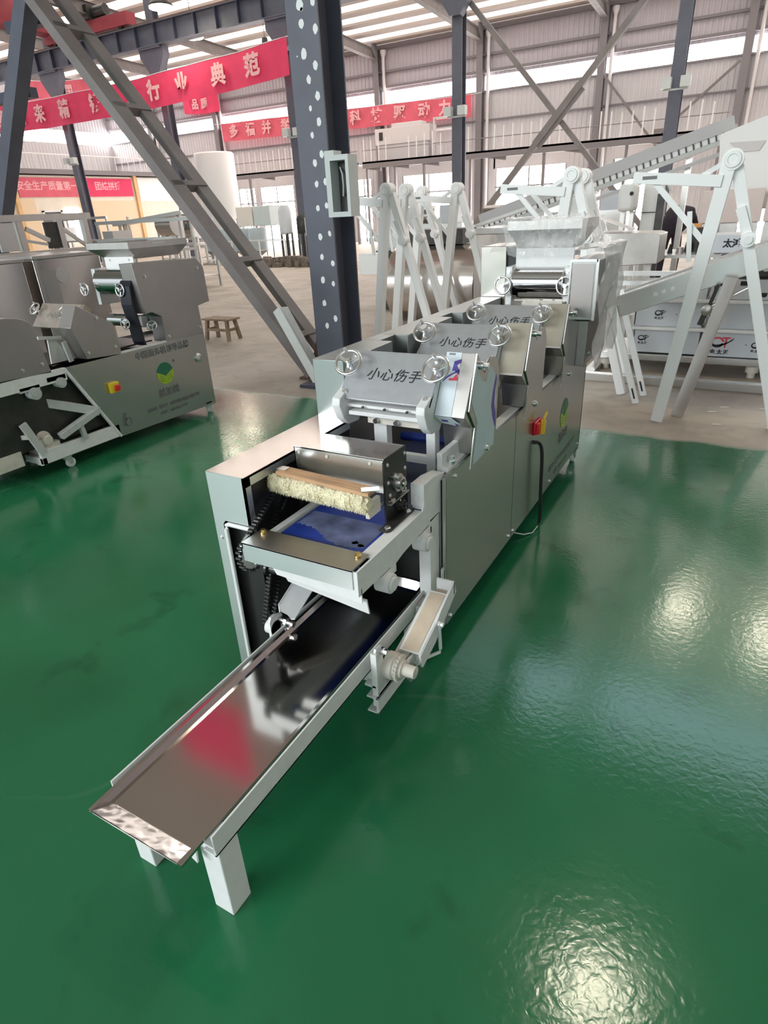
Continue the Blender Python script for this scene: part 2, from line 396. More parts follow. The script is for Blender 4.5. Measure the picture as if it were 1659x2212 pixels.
# far left chain hood with slots for the hand wheels
hd = MB()
ys = [1.91, 2.30, 2.44, 2.93, 3.07, 3.66]
for i in range(0, 6, 2): hd.box(XL, -1.262, ys[i], ys[i+1], .80, 1.057)
for a, b in ((2.30, 2.44), (2.93, 3.07)): hd.box(XL, -1.325, a, b, .80, 1.057)
hd.build('chain_hood', M['hood'], mm, bevel=.002)
MB().box(-1.325, -1.27, 2.301, 2.439, .80, .95).box(-1.325, -1.27, 2.931, 3.069, .80, .95).build('slot', M['black'], mm)

# conveyor
cf = MB().prism('x', [(1.20, .575), (1.20, .657), (1.62, .657), (1.63, .70), (1.655, .70), (1.66, .665), (1.80, .665), (1.80, .60), (1.47, .575), (1.40, .562), (1.385, .572)], -.806, -.80)
cf.box(-.845, -.8062, 1.29, 1.62, .650, .6565).box(-.845, -.806, 1.20, 1.206, .58, .655)
cf.box(-1.196, -1.165, 1.22, 1.90, .645, .655).box(-1.196, -1.190, 1.22, 1.90, .575, .655)
cf.build('conveyor_frame', M['white'], mm)
MB().prism('x', [(1.625, .67), (1.625, .748), (1.632, .748), (1.632, .67)], -.846, -.798).prism('x', [(1.6322, .655), (1.6322, .747), (1.70, .747), (1.79, .731), (1.79, .655)], -.845, -.7985).build('frame_upright', M['white'], mm)
bolt(mm, (-.825, 1.625, .70), (0, -1, 0), .008, .008, 'white')
lb = MB().prism('y', [(-.832, .724), (-.832, .792), (-.812, .792), (-.812, .745), (-.790, .742), (-.790, .724)], 1.80, 2.10)
lb = lb.build('angle_bracket', M['white'], mm, bevel=.002)
bolt(lb, (-.800, 1.85, .743), (0, 0, 1), .012, .026)
bl = MB()
N = 14
prof = [(1.245, .605)] + [(1.262+.024*math.cos(PI/2+PI*i/N), .6205+.029*math.sin(PI/2+PI*i/N)) for i in range(N, -1, -1)]
top = [(1.262+.03*math.cos(a), .620+.03*math.sin(a)) for a in [PI*1.5-PI*i/N for i in range(N+1)]]
bl.prism('x', top+[(2.5, .650), (2.5, .640), (1.3, .640)], -1.152, -.847)
bt = bl.build('conveyor_belt', M['belt'], mm)
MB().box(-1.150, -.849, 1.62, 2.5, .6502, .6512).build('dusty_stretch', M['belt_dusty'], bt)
fd = MB(); rng = random.Random(8); lo_ = []; hi_ = []
for i in range(31):
    u = i/30; x = -1.145+.285*u; lo_.append((x, 1.365+.03*math.sin(u*5+1)+rng.uniform(-.006, .006)-.02*u)); hi_.append((x, 1.49))
fd.prism('z', lo_+hi_[::-1], .6502, .6508)
for x_, y_ in ((-.90, 1.355), (-.875, 1.345), (-.862, 1.31)): fd.prism('z', [(x_+.012*math.cos(a*.9)*rng.uniform(.6, 1.2), y_+.010*math.sin(a*.9)*rng.uniform(.6, 1.2)) for a in range(7)], .6502, .6508)
fd.build('flour_film', M['flour_film'], bt)
MB().cyl((-1.15, 1.262, .620), (-.85, 1.262, .620), .0285, n=24).build('end_roller', M['chrome'], mm)
# end cover
cv = MB().box(-1.212, -.815, 1.196, 1.295, .657, .661).box(-1.212, -.815, 1.196, 1.200, .598, .661)
cv.box(-1.212, -1.208, 1.196, 1.295, .64, .661)
cv = cv.build('end_cover', M['steel_satin'], mm)
MB().box(-1.212, -.815, 1.196, 1.295, .6605, .6615).build('cover_top', M['steel_old'], cv)
for x, y in ((-1.19, 1.275), (-.84, 1.272)): bolt(cv, (x, y, .662), (0, 0, 1), .008, .012, 'brass', 'brass_bolt')
# white scraper under the cover
MB().plate([(-1.125, 1.215, .595), (-.80, 1.215, .595), (-.80, 1.215, .545), (-1.105, 1.215, .563)], (0, .004, 0), .004).plate([(-1.10, 1.235, .562), (-.798, 1.235, .545), (-.798, 1.245, .49), (-1.09, 1.245, .525)], (0, 1, 0), .005).build('scraper', M['white'], mm)
# sprocket, chains
MB().cyl((-1.232, 1.255, .60), (-1.222, 1.255, .60), .062, n=40).build('sprocket', M['steel_satin'], mm)
def chain(pts, nm='drive_chain', r=.0062):
    """links threaded along a line"""
    mb = MB(); pts = [V(p) for p in pts]
    for a, b in zip(pts, pts[1:]):
        d = b-a; n = max(1, int(d.length/.013))
        for i in range(n):
            p = a+d*((i+.5)/n); mb.cyl(p-V((.009, 0, 0)), p+V((.009, 0, 0)), r, n=8)
            if i % 2: mb.bar(p-d.normalized()*.008, p+d.normalized()*.008, .003, .009, (1, 0, 0))
    return mb.build(nm, M['chain'], mm)
arc = [(-1.227, 1.255+.066*math.cos(a), .60+.066*math.sin(a)) for a in [PI*.85+i*PI*.09 for i in range(11)]]
chain([(-1.227, 1.47, .79), (-1.227, 1.38, .735)] + arc + [(-1.227, 1.33, .60), (-1.227, 1.50, .76)])
chain([(-1.235, 1.335, .50), (-1.235, 1.262, .30)], 'drive_chain'); chain([(-1.235, 1.40, .50), (-1.235, 1.30, .275)], 'drive_chain')
MB().lathe((-1.25, 1.335, .485), (1, 0, 0), [(.012, 0), (.028, .002), (.028, .012), (.018, .014), (.018, .045), (.010, .05)]).build('drive_pulley', M['chain'], mm)
# lower bearing block and slide arm behind the tray
b_ = MB().prism('x', [(1.245, .22), (1.245, .33), (1.255, .345), (1.275, .345), (1.31, .33), (1.31, .22)], -1.205, -1.195).cyl((-1.225, 1.272, .295), (-1.195, 1.272, .295), .026, n=24)
b_.box(-1.2, -1.16, 1.28, 1.32, .24, .25); b_ = b_.build('bearing_block', M['white'], mm)
MB().cyl((-1.19, 1.295, .315), (-1.135, 1.295, .31), .011, n=12).cyl((-1.17, 1.295, .3135), (-1.16, 1.295, .3132), .016, n=6).build('threaded_stud', M['chrome'], b_)
MB().plate([(-1.135, 1.235, .43), (-1.13, 1.235, .40), (-1.09, 1.235, .385), (-1.075, 1.235, .39), (-1.075, 1.5, .50), (-1.135, 1.5, .545)], (0, 0, 1), .004).plate([(-1.137, 1.235, .43), (-1.137, 1.5, .545), (-1.137, 1.5, .51), (-1.137, 1.235, .40)], (1, 0, 0), .004).build('slide_arm', M['white'], mm)

# flour brush box over the belt
bb = MB().box(-1.212, -.872, 1.502, 1.64, .866, .87).box(-1.212, -.872, 1.502, 1.506, .772, .87).box(-1.212, -1.208, 1.502, 1.64, .75, .87)
bb.box(-1.21, -.875, 1.506, 1.512, .755, .775)
bb = bb.build('flour_box', M['steel'], mm)
MB().box(-1.213, -.871, 1.501, 1.641, .8695, .871).build('lid', M['steel_mirror'], bb)
for x in (-1.19, -1.08, -.92): MB().ball((x, 1.502, .851), .007).build('weld_spot', M['white_dusty'], bb)
sp_ = MB().prism('x', [(1.492, .64), (1.492, .862), (1.505, .872), (1.635, .872), (1.64, .86), (1.64, .64)], -.872, -.866)
MB().box(-1.2141, -1.208, 1.50, 1.62, .62, .76).build('side_plate', M['black'], mm)
sp_ = sp_.build('side_plate', M['black'], mm)
for y, z in ((1.512, .85), (1.625, .85), (1.512, .79), (1.625, .80), (1.52, .745)): bolt(sp_, (-.866, y, z), (1, 0, 0), .005, .004)
def flange(par, c, R, m='dark'):
    x, y, z = c
    mb = MB().cyl((x, y, z), (x+.008, y, z), R*1.0, n=24).lathe((x+.008, y, z), (1, 0, 0), [(R*.75, 0), (R*.72, .012), (R*.45, .014), (R*.45, .006), (R*.3, .006), (R*.3, .022)])
    for s in (-1, 1): mb.cyl((x, y+s*R*.8, z-s*R*.95), (x+.008, y+s*R*.8, z-s*R*.95), R*.42, n=14)
    o = mb.build('flange_bearing', M[m], par)
    for s in (-1, 1): MB().cyl((x+.008, y+s*R*.8, z-s*R*.95), (x+.018, y+s*R*.8, z-s*R*.95), R*.2, n=6).build('bolt', M['chrome'], o)
    return o
flange(mm, (-.866, 1.572, .77), .030, 'steel_old'); flange(mm, (-.866, 1.575, .695), .022, 'dark')
MB().bar((-.866, 1.50, .722), (-.858, 1.61, .73), .03, .004).cyl((-.90, 1.45, .723), (-.866, 1.52, .724), .005, n=10).cyl((-.866, 1.52, .724), (-.86, 1.535, .724), .011, n=6).build('tension_rod', M['steel_old'], mm)
MB().prism('z', [(-.866, 1.44), (-.866, 1.62), (-.835, 1.62), (-.828, 1.61), (-.828, 1.45), (-.835, 1.437), (-.85, 1.435)], .6572, .662).build('mounting_foot', M['dark'], mm)
bolt(mm, (-.845, 1.46, .662), (0, 0, 1), .008, .006); bolt(mm, (-.84, 1.59, .662), (0, 0, 1), .008, .006)
# the wool brush: wooden back + fleece
br = MB().bar((-1.215, 1.425, .812), (-.865, 1.415, .800), .05, .012).build('brush_back', M['wood'], mm)
MB().bar((-.895, 1.40, .808), (-.85, 1.43, .808), .03, .003).bar((-1.225, 1.43, .818), (-1.19, 1.43, .818), .03, .003).build('clip', M['steel'], br)
wm = MB(); rng = random.Random(3)
n, k = 120, 18
for i in range(n+1):
    t_ = i/n; x = -1.245+t_*.375; z = .778-t_*.012; y = 1.408-t_*.006
    e = 1 if 4 < i < n-4 else .75
    for j in range(k):
        a = 2*PI*j/k; w_ = rng.uniform(.93, 1.09)*e*(1+.06*math.sin(i*.35)+.05*math.sin(i*.13+2))
        wm.v.append((x+rng.uniform(-.003, .003), y+math.cos(a)*.026*w_, z+math.sin(a)*.027*w_-(.006 if math.sin(a) < 0 else 0)))
for i in range(n):
    for j in range(k): wm.f.append((i*k+j, i*k+(j+1) % k, (i+1)*k+(j+1) % k, (i+1)*k+j))
wm.f += [tuple(range(k-1, -1, -1)), tuple(range(n*k, n*k+k))]
for i in range(2600):   # tufts
    t_ = rng.random(); a = rng.uniform(PI*.75, PI*1.9); p = V((-1.245+t_*.375, 1.408-t_*.006+math.cos(a)*.024, .776-t_*.012+math.sin(a)*.027))
    q = p+V((rng.uniform(-.007, .007), math.cos(a)*rng.uniform(.004, .012), math.sin(a)*rng.uniform(.004, .012)-.002))
    s_ = V((.0013, 0, .0007)); wm.add([p-s_, p+s_, q], [(0, 1, 2)])
wm.build('wool_fleece', M['wool'], br)
MB().box(-.885, -.872, 1.40, 1.47, .715, .765).build('fleece_end', M['white_dusty'], br)

# support posts, lever and drive at the right
MB().box(-.845, -.80, 1.672, 1.745, .22, .60).build('support_post', M['white'], mm, bevel=.002)
MB().box(-.80, -.795, 1.75, 1.785, .31, .715).box(-.79, -.78, 1.752, 1.762, .30, .722).build('panel_edge', M['steel'], mm)
sb = MB().prism('x', [(1.735, .315), (1.735, .37), (1.775, .372), (1.782, .31)], -.79, -.784).build('slotted_bracket', M['white'], mm)
MB().box(-.784, -.782, 1.752, 1.76, .325, .358).build('slot', M['black'], sb)
lv = MB().prism('x', [(1.66, .385), (1.675, .335), (1.50, .235), (1.40, .205), (1.385, .26), (1.50, .305), (1.545, .335)], -.712, -.704)
lv.box(-.77, -.704, 1.655, 1.662, .335, .385).bar((-.745, 1.39, .262), (-.745, 1.62, .352), .075, .006)
lv.prism('x', [(1.34, .20), (1.36, .255), (1.41, .25), (1.41, .20), (1.38, .175)], -.742, -.734)
lv.build('lever_arm', M['white'], mm)
MB().bar((-.745, 1.392, .267), (-.745, 1.61, .353), .055, .003).box(-.768, -.712, 1.60, 1.652, .336, .343).build('flour_dust', M['beige_dust'], mm)
MB().bar((-.775, 1.33, .225), (-.775, 1.58, .295), .05, .012).build('connecting_rod', M['white_dusty'], mm)
hg = MB().tube([(-.70, 1.52, .305), (-.70, 1.53, .19), (-.70, 1.525, .178), (-.74, 1.46, .178)], .006, 6)
hg.build('wire_hook', M['white'], mm); bolt(mm, (-.704, 1.52, .30), (1, 0, 0), .007, .02, 'white')
cr = MB().cyl((-.73, 1.362, .205), (-.722, 1.362, .205), .03, n=24).cyl((-.722, 1.362, .205), (-.715, 1.362, .205), .014, n=14)
cr.build('crank_roller', M['steel_old'], mm); bolt(mm, (-.735, 1.395, .215), (1, 0, 0), .01, .014, 'white')
dp = MB().prism('x', [(1.262, .125), (1.262, .325), (1.27, .34), (1.30, .335), (1.33, .125)], -.806, -.798).box(-.812, -.792, 1.255, 1.262, .12, .33)
dp.box(-.84, -.80, 1.255, 1.30, .195, .203)
dp.build('drive_plate', M['white'], mm)
MB().lathe((-.798, 1.335, .235), (1, 0, 0), [(.045, 0), (.045, .03), (.038, .034), (.038, .038), (.03, .04), (.03, .058), (.02, .06), (.02, .10), (.006, .103)]).build('drive_hub', M['white_dusty'], mm)
tg = MB().lathe((-.757, 1.335, .235), (1, 0, 0), [(.038, 0), (.040, .003), (.040, .007), (.036, .009)])
for i in range(20): a = 2*PI*i/20; tg.box(-.757, -.749, 1.335+.040*math.cos(a)-.004, 1.335+.040*math.cos(a)+.004, .235+.040*math.sin(a)-.004, .235+.040*math.sin(a)+.004)
tg.build('chain_sprocket', M['white_dusty'], mm); bolt(mm, (-.798, 1.30, .315), (1, 0, 0), .010, .022)
ch = MB().box(-.796, -.788, 1.245, 2.2, .10, .165).box(-.83, -.788, 1.245, 2.2, .10, .106).box(-.83, -.788, 1.245, 2.2, .159, .165)
ch.build('floor_channel', M['white'], mm, bevel=.001)
MB().box(-.88, -.80, 1.28, 1.305, .190, .236).build('cross_beam', M['white'], mm)
MB().prism('z', [(-.828, 1.60), (-.79, 1.60), (-.79, 1.70), (-.828, 1.70)], .20, .285).prism('x', [(1.60, .285), (1.60, .2), (1.66, .14), (1.70, .2), (1.70, .285)], -.80, -.795).build('mount_block', M['white'], mm)
MB().box(-.827, -.791, 1.602, 1.698, .285, .287).build('mount_pad', M['steel_old'], mm)
# bearings under the conveyor rail
for y, z in ((1.37, .525), (1.63, .535)):
    MB().box(-.835, -.80, y-.04, y+.055, z+.012, z+.04).cyl((-.835, y, z), (-.785, y, z), .032, n=24).lathe((-.785, y, z), (1, 0, 0), [(.024, 0), (.022, .008), (.012, .008)], 20).build('pillow_block', M['white'], mm, bevel=.002)

# roller stations
def roller_station(par, y, x0=-1.235, x1=-.87, zt=1.093, guard=True, film=False, wl=True, drop=0):
    """front plate leans back: bottom edge at y-.13, top edge at y"""
    yb, zb = y-.13, zt-.148
    up = V((0, .13, .148)).normalized(); nr = V((0, -.148, .13)).normalized()
    P = lambda x, s, o=0: V((x, yb, zb))+up*s+nr*o
    L_ = up.dot(V((0, .13, .148)))
    mb = MB().plate([P(x0, 0), P(x1, 0), P(x1, L_), P(x0, L_)], -nr, .012)
    pl = mb.build('warning_plate', M['steel_plate'], par, bevel=.0015)
    text('lettering', '小心伤手', .052, M['ink'], pl, P((x0+x1)/2+.012, L_*.52, .0008), (1, 0, 0), up, shear=.25, space=1.12)
    for sx in (x0+.02, x1-.02):
        for s in (.025, L_-.022): bolt(pl, P(sx, s, 0), nr, .009, .009)
    for sx in (x0+.028, x1+.008): handwheel(pl, P(sx, L_*.60, .05), (nr+V((.12 if sx < -1 else -.05, 0, 0))).normalized())
    # white cheeks
    for a in (x0-.008, x1-.034):
        MB().prism('x', [(yb-.03, zb+.005), (yb-.035, zb-.02), (yb-.01, zb-.075), (yb+.025, zb-.105), (yb+.09, zb-.11), (yb+.13, zb-.06), (yb+.16, zb+.12), (yb+.03, zb+.03)], a, a+.034).build('roller_cheek', M['white'], par, bevel=.003)
    MB().box(x0+.025, x1-.035, yb+.015, yb+.06, zb-.035, zb-.024).box(x0+.04, x1-.035, yb+.0, yb+.05, zb-.06, zb-.045).build('outlet_ledge', M['white'], par, bevel=.002)
    sc_ = MB().box(x0+.09, x1-.04, yb+.05, yb+.08, zb-.10, zb-.055).build('scraper_bar', M['white_dusty'], par)
    for sx in (x0+.13, x0+.215): MB().cyl((sx, yb+.05, zb-.085), (sx, yb+.035, zb-.087), .010, n=14).build('knob', M['chrome'], sc_)
    for k in range(3): MB().cyl((x0+.1+k*.09, yb+.006, zb-.028), (x0+.1+k*.09, yb-.001, zb-.028), .005, n=8).build('screw', M['dark'], sc_)
    MB().cyl((x0+.03, yb+.13, zb-.01), (x1-.035, yb+.13, zb-.01), .05, n=28).build('press_roller', M['roller'], par)
    MB().box(x0+.085, x0+.14, yb+.10, yb+.14, .66, zb-.10).box(x1-.055, x1-.02, yb+.09, yb+.13, .66, zb-.10).box(x0+.14, x1-.02, yb+.10, yb+.125, .69, .72).build('stand', M['white'], par)
    if guard:
        g = MB().prism('x', [(y+.02, zt+.008), (yb+.04, zb-.04), (yb+.11, zb-.095), (yb+.13, zb-.20), (y+.22, zb-.20), (y+.22, zb+.04), (y+.11, zb+.07)], x1+.002, -.757)
        g.build('guard_box', M['steel_old'], par, bevel=.001)
        gp = MB().prism('x', [(y+.008, zt+.012), (y-.063, zt-.172), (y-.005, zt-.245), (y-.04, zt-.392), (y+.215, zt-.386), (y+.225, zt-.20), (y+.235, zt-.09), (y+.215, zt-.055), (y+.185, zt-.034), (y+.15, zt-.027), (y+.115, zt-.04), (y+.085, zt-.075), (y+.06, zt-.055), (y+.035, zt-.02)], -.756, -.750)
        gp = gp.build('guard_panel', M['steel_side'], par, bevel=.0008)
        bolt(gp, (-.750, y+.037, zt-.035), (1, 0, 0), .010, .03); bolt(gp, (-.750, y+.11, zt-.36), (1, 0, 0), .010, .012)
        if film:
            MB().prism('x', [(y-.005, zt-.02), (y-.04, zt-.15), (y+.018, zt-.235), (y-.02, zt-.380), (y+.19, zt-.372), (y+.205, zt-.20), (y+.19, zt-.10), (y+.15, zt-.06), (y+.115, zt-.072), (y+.095, zt-.105), (y+.05, zt-.09)], -.750, -.7487).build('protective_film', M['film'], gp)
            sw = MB(); pts = [(.195, -.10), (.165, -.16), (.152, -.21), (.170, -.26), (.196, -.30), (.205, -.30), (.205, -.26), (.185, -.21), (.190, -.16), (.206, -.12)]
            sw.prism('x', [(y+a, zt+b) for a, b in pts], -.7487, -.7482).build('violet_swoosh', M['purple'], gp)
            # film strip on the leaning front face with part of a printed mark
            F0, F1 = V((0, y+.02, zt+.008)), V((0, yb+.04, zb-.04)); d_ = (F0-F1).normalized(); nn = V((0, -d_.z, d_.y)); LL = (F0-F1).length
            Q = lambda x, s, o=.001: V((x, F1.y, F1.z))+d_*s+nn*o
            fs_ = MB().plate([Q(x1+.003, 0), Q(x1+.065, 0), Q(x1+.060, LL), Q(x1+.003, LL)], nn, .0006).build('film_strip', M['film_white'], par)
            a0 = x1+.002
            mk = MB(); o_ = .0022
            mk.plate([Q(a0+.036, LL*.86, o_), Q(a0+.060, LL*.90, o_), Q(a0+.060, LL*.85, o_), Q(a0+.048, LL*.80, o_), Q(a0+.060, LL*.73, o_), Q(a0+.060, LL*.66, o_), Q(a0+.040, LL*.72, o_), Q(a0+.036, LL*.70, o_), Q(a0+.034, LL*.73, o_)], nn, .0004)
            arcp = [Q(a0+.006, LL*.545, o_), Q(a0+.010, LL*.585, o_), Q(a0+.024, LL*.64, o_), Q(a0+.046, LL*.70, o_), Q(a0+.060, LL*.735, o_), Q(a0+.060, LL*.70, o_), Q(a0+.042, LL*.665, o_), Q(a0+.024, LL*.61, o_), Q(a0+.013, LL*.56, o_), Q(a0+.008, LL*.535, o_)]
            mk.plate(arcp, nn, .0004); mk.build('violet_mark', M['purple'], fs_)
            MB().plate([Q(a0+.028, LL*.56, o_), Q(a0+.060, LL*.565, o_), Q(a0+.060, LL*.61, o_), Q(a0+.056, LL*.64, o_), Q(a0+.060, LL*.68, o_), Q(a0+.050, LL*.655, o_), Q(a0+.042, LL*.60, o_), Q(a0+.028, LL*.59, o_)], nn, .0004).build('red_mark', M['redprint'], fs_)
            for k_ in range(4): MB().plate([Q(a0+.012+k_*.006, LL*.955, o_), Q(a0+.016+k_*.006, LL*.955, o_), Q(a0+.016+k_*.006, LL*.985, o_), Q(a0+.012+k_*.006, LL*.985, o_)], nn, .0004).build('print_mark', M['ink_grey'], fs_)
            # loose corner of the film under the guard
            u0, u1 = V((0, yb+.04, zb-.04)), V((0, yb+.10, zb-.095)); dd = (u1-u0).normalized(); n2 = V((0, -abs(dd.z), -dd.y))
            U = lambda x, s, o=.002: V((x, u0.y, u0.z))+dd*s+n2*o
            MB().plate([U(x1+.004, 0), U(x1+.068, 0), U(x1+.085, .05), U(x1+.06, .062), U(x1+.015, .05)], n2, .001).build('film_flap', M['film_white'], par)
            MB().plate([U(x1+.022, .02, .0035), U(x1+.045, .02, .0035), U(x1+.045, .034, .0035), U(x1+.022, .034, .0035)], n2, .0004).plate([U(x1+.066, .04, .0035), U(x1+.084, .048, .0035), U(x1+.068, .058, .0035)], n2, .0004).build('print_mark', M['purple'], par)
        else:
            F0, F1 = V((0, y+.02, zt+.008)), V((0, yb+.04, zb-.04)); d_ = (F0-F1).normalized(); nn = V((0, -d_.z, d_.y)); LL = (F0-F1).length
            Q = lambda x, s, o=.001: V((x, F1.y, F1.z))+d_*s+nn*o
            MB().plate([Q(x1+.012, .01), Q(-.762, .01), Q(-.762, LL), Q(x1+.012, LL)], nn, .0006).build('guard_front', M['steel_dust'], par)
M['steel_dust'] = mat('floury_steel', (.40, .365, .295), .42, .7, noise=.08, nscale=8)
roller_station(mm, 1.952, film=True)
roller_station(mm, 2.585, zt=1.088)
roller_station(mm, 3.205, zt=1.081)
MB().cyl((-1.21, 2.26, .66), (-.90, 2.26, .66), .02, n=16).build('blue_roller', M['belt'], mm)

# rear kneading unit
box(XL, -1.245, 3.68, 4.0, .75, 1.335).build('rear_cover', M['steel_warm'], mm, bevel=.004)
box(-1.243, -1.20, 3.70, 3.72, 1.16, 1.33).build('gap_plate', M['black'], mm)
for a in (-1.20, -.872): 
    ck = box(a, a+.036, 3.55, 3.75, .98, 1.235).build('roller_cheek', M['white'], mm, bevel=.003)
    for z in (1.21, 1.03): bolt(ck, (a+.018, 3.55, z), (0, -1, 0), .010, .010)
MB().cyl((-1.155, 3.60, 1.145), (-.875, 3.60, 1.145), .085, n=48).build('large_roller', M['roller'], mm)
MB().ring((-1.158, 3.60, 1.145), (1, 0, 0), .082, .006, 40).ring((-.874, 3.60, 1.145), (1, 0, 0), .082, .006, 40).build('roller_collar', M['chrome'], mm)
handwheel(mm, (-1.20, 3.50, 1.142), (0, -1, .1), .045); handwheel(mm, (-.852, 3.50, 1.142), (0, -1, .1), .045)
MB().plate([(-1.13, 3.51, 1.06), (-.85, 3.51, 1.055), (-.85, 3.56, 1.045), (-1.13, 3.56, 1.05)], (0, 0, 1), .008).box(-1.08, -.86, 3.50, 3.515, 1.045, 1.062).build('floury_tray', M['white_dusty'], mm)
hp = MB().box(-1.165, -.845, 3.615, 3.63, 1.22, 1.325).build('hopper_throat', M['white'], mm)
bolt(hp, (-1.12, 3.615, 1.30), (0, -1, 0), .006, .005)
hop = MB()
lo = [(-1.15, 3.62), (-.86, 3.62), (-.86, 3.86), (-1.15, 3.86)]; hi = [(-1.20, 3.55), (-.80, 3.55), (-.80, 3.95), (-1.20, 3.95)]
ring1 = [(x, y, 1.32) for x, y in lo]; ring2 = [(x, y, 1.42) for x, y in hi]; ring3 = [(x, y, 1.465) for x, y in hi]
hop.add(ring1+ring2+ring3, [(i, (i+1) % 4, 4+(i+1) % 4, 4+i) for i in range(4)]+[(4+i, 4+(i+1) % 4, 8+(i+1) % 4, 8+i) for i in range(4)])
hop = hop.build('hopper', M['steel_old'], mm, smooth=False)
hop.modifiers.new('solid', 'SOLIDIFY').thickness = .004
# clear plastic thrown over the hopper
rng = random.Random(11); pf = MB(); nx, ny = 26, 12
def film_pt(u, v):
    # v 0 at rim back .. 1 hanging down in front
    x = -1.225+u*.46
    if v < .45: return V((x, 3.93-v/.45*.40, 1.478+rng.uniform(-.004, .006)))
    w = (v-.45)/.55; return V((x+(u-.5)*(-.05*w), 3.53+.03*w+rng.uniform(-.012, .012), 1.478-w*.19+rng.uniform(-.008, .008)))
g_ = [film_pt(i/nx, j/ny) for j in range(ny+1) for i in range(nx+1)]
pf.add(g_, [(j*(nx+1)+i, j*(nx+1)+i+1, (j+1)*(nx+1)+i+1, (j+1)*(nx+1)+i) for j in range(ny) for i in range(nx)])
for sx, s in ((-1.225, -1), (-.765, 1)):
    h_ = [V((sx+s*(.01+.07*w*w)+rng.uniform(-.01, .01), 3.54+t*.36, 1.475-w*.17+rng.uniform(-.006, .006))) for w in [k/7 for k in range(8)] for t in [q/6 for q in range(7)]]
    pf.add(h_, [(j*7+i, j*7+i+1, (j+1)*7+i+1, (j+1)*7+i) for j in range(7) for i in range(6)])
pf.build('plastic_wrap', M['plastic_film'], mm)
# right rear guards, partly still in film
rg = box(-.80, -.665, 3.40, 3.98, .985, 1.278).build('rear_guard', M['steel'], mm, bevel=.003)
MB().box(-.808, -.80, 3.392, 3.40, .99, 1.28).box(-.676, -.664, 3.392, 3.402, .985, 1.283).box(-.80, -.67, 3.392, 3.402, 1.27, 1.283).build('guard_edge', M['chrome'], rg)
MB().box(-.795, -.685, 3.396, 3.3985, 1.0, 1.262).build('guard_front', M['steel_guard'], rg)
fm = MB(); g_ = []
for j in range(13):
    for i in range(13):
        u, v = i/12, j/12; g_.append(V((-.655+.012*math.sin(u*9+v*14)+rng.uniform(-.006, .006), 3.44+u*.60+(.05 if j < 3 else 0)*math.sin(u*3), 1.33-v*.62+(.05*math.sin(u*PI) if j == 12 else 0))))
fm.add(g_, [(j*13+i, j*13+i+1, (j+1)*13+i+1, (j+1)*13+i) for j in range(12) for i in range(12)])
g_ = [V((-.655-w*.15, 3.44+u*.60, 1.33+.01*math.sin(u*7+w*5))) for w in [k/4 for k in range(5)] for u in [q/8 for q in range(9)]]
fm.add(g_, [(j*9+i, j*9+i+1, (j+1)*9+i+1, (j+1)*9+i) for j in range(4) for i in range(8)])
fm.build('smoky_film', M['film_smoky'], rg)
rl = box(-.80, -.70, 3.44, 3.96, .735, .975).build('lower_guard', M['steel_guard'], mm, bevel=.003)
bolt(rl, (-.70, 3.52, .79), (1, 0, 0), .008, .012)
handwheel(mm, (-.80, 3.42, .90), (.3, -1, .1), .045)
MB().box(-.86, -.80, 3.42, 3.46, .80, .985).build('side_cheek', M['white'], mm)

# main switch, cable, printed address, caster
sw = MB().box(XR, XR+.012, 2.80, 2.905, .535, .60).build('switch_base', M['red'], mm, bevel=.004)
MB().box(XR+.012, XR+.028, 2.80, 2.838, .54, .595).box(XR+.012, XR+.028, 2.862, 2.905, .54, .595).build('switch_wing', M['red'], sw, bevel=.004)
MB().bar((XR+.035, 2.842, .535), (XR+.035, 2.848, .605), .014, .022, (1, 0, 0)).bar((XR+.035, 2.848, .605), (XR+.035, 2.90, .628), .012, .010, (1, 0, 0)).build('switch_handle', M['yellow'], sw, bevel=.002)
cp = [(XR-.002, 2.83, .488), (XR+.012, 2.835, .492), (XR+.026, 2.85, .478), (XR+.034, 2.86, .44), (XR+.036, 2.87, .36), (XR+.036, 2.885, .20), (XR+.038, 2.90, .09), (XR+.035, 2.905, .03), (XR+.03, 2.90, .009)]
pts = []
for i in range(len(cp)-1):
    p0, p1, p2, p3 = [V(cp[max(0, min(len(cp)-1, i+k))]) for k in (-1, 0, 1, 2)]
    for t in (0, .25, .5, .75): pts.append(.5*((2*p1)+(p2-p0)*t+(2*p0-5*p1+4*p2-p3)*t*t+(3*p1-p0-3*p2+p3)*t**3))
MB().tube(pts+[V(cp[-1])], .0085, 10).build('power_cable', M['rubber'], mm)
MB().tube([(XR-.05, 2.72, .03), (XR+.0, 2.75, .014), (XR+.03, 2.80, .006), (XR+.036, 2.87, .012)], .003, 6).build('thin_wire', M['white'], mm)
def side_print(par, x, y0, s=1.0):
    ex, ey = (0, 1, 0), (0, 0, 1)
    text('company_name', '益加益', .062*s, M['ink_grey'], par, (x, y0, .335), ex, ey, bold=.002, space=1.1)
    text('address_line', '益加益（重庆）机械设备制造有限公司', .034*s, M['ink_grey'], par, (x, y0+.02, .215), ex, ey, bold=.001)
    text('phone_line', '电话：400-686-1119', .034*s, M['ink_grey'], par, (x, y0-.01, .155), ex, ey, bold=.001)
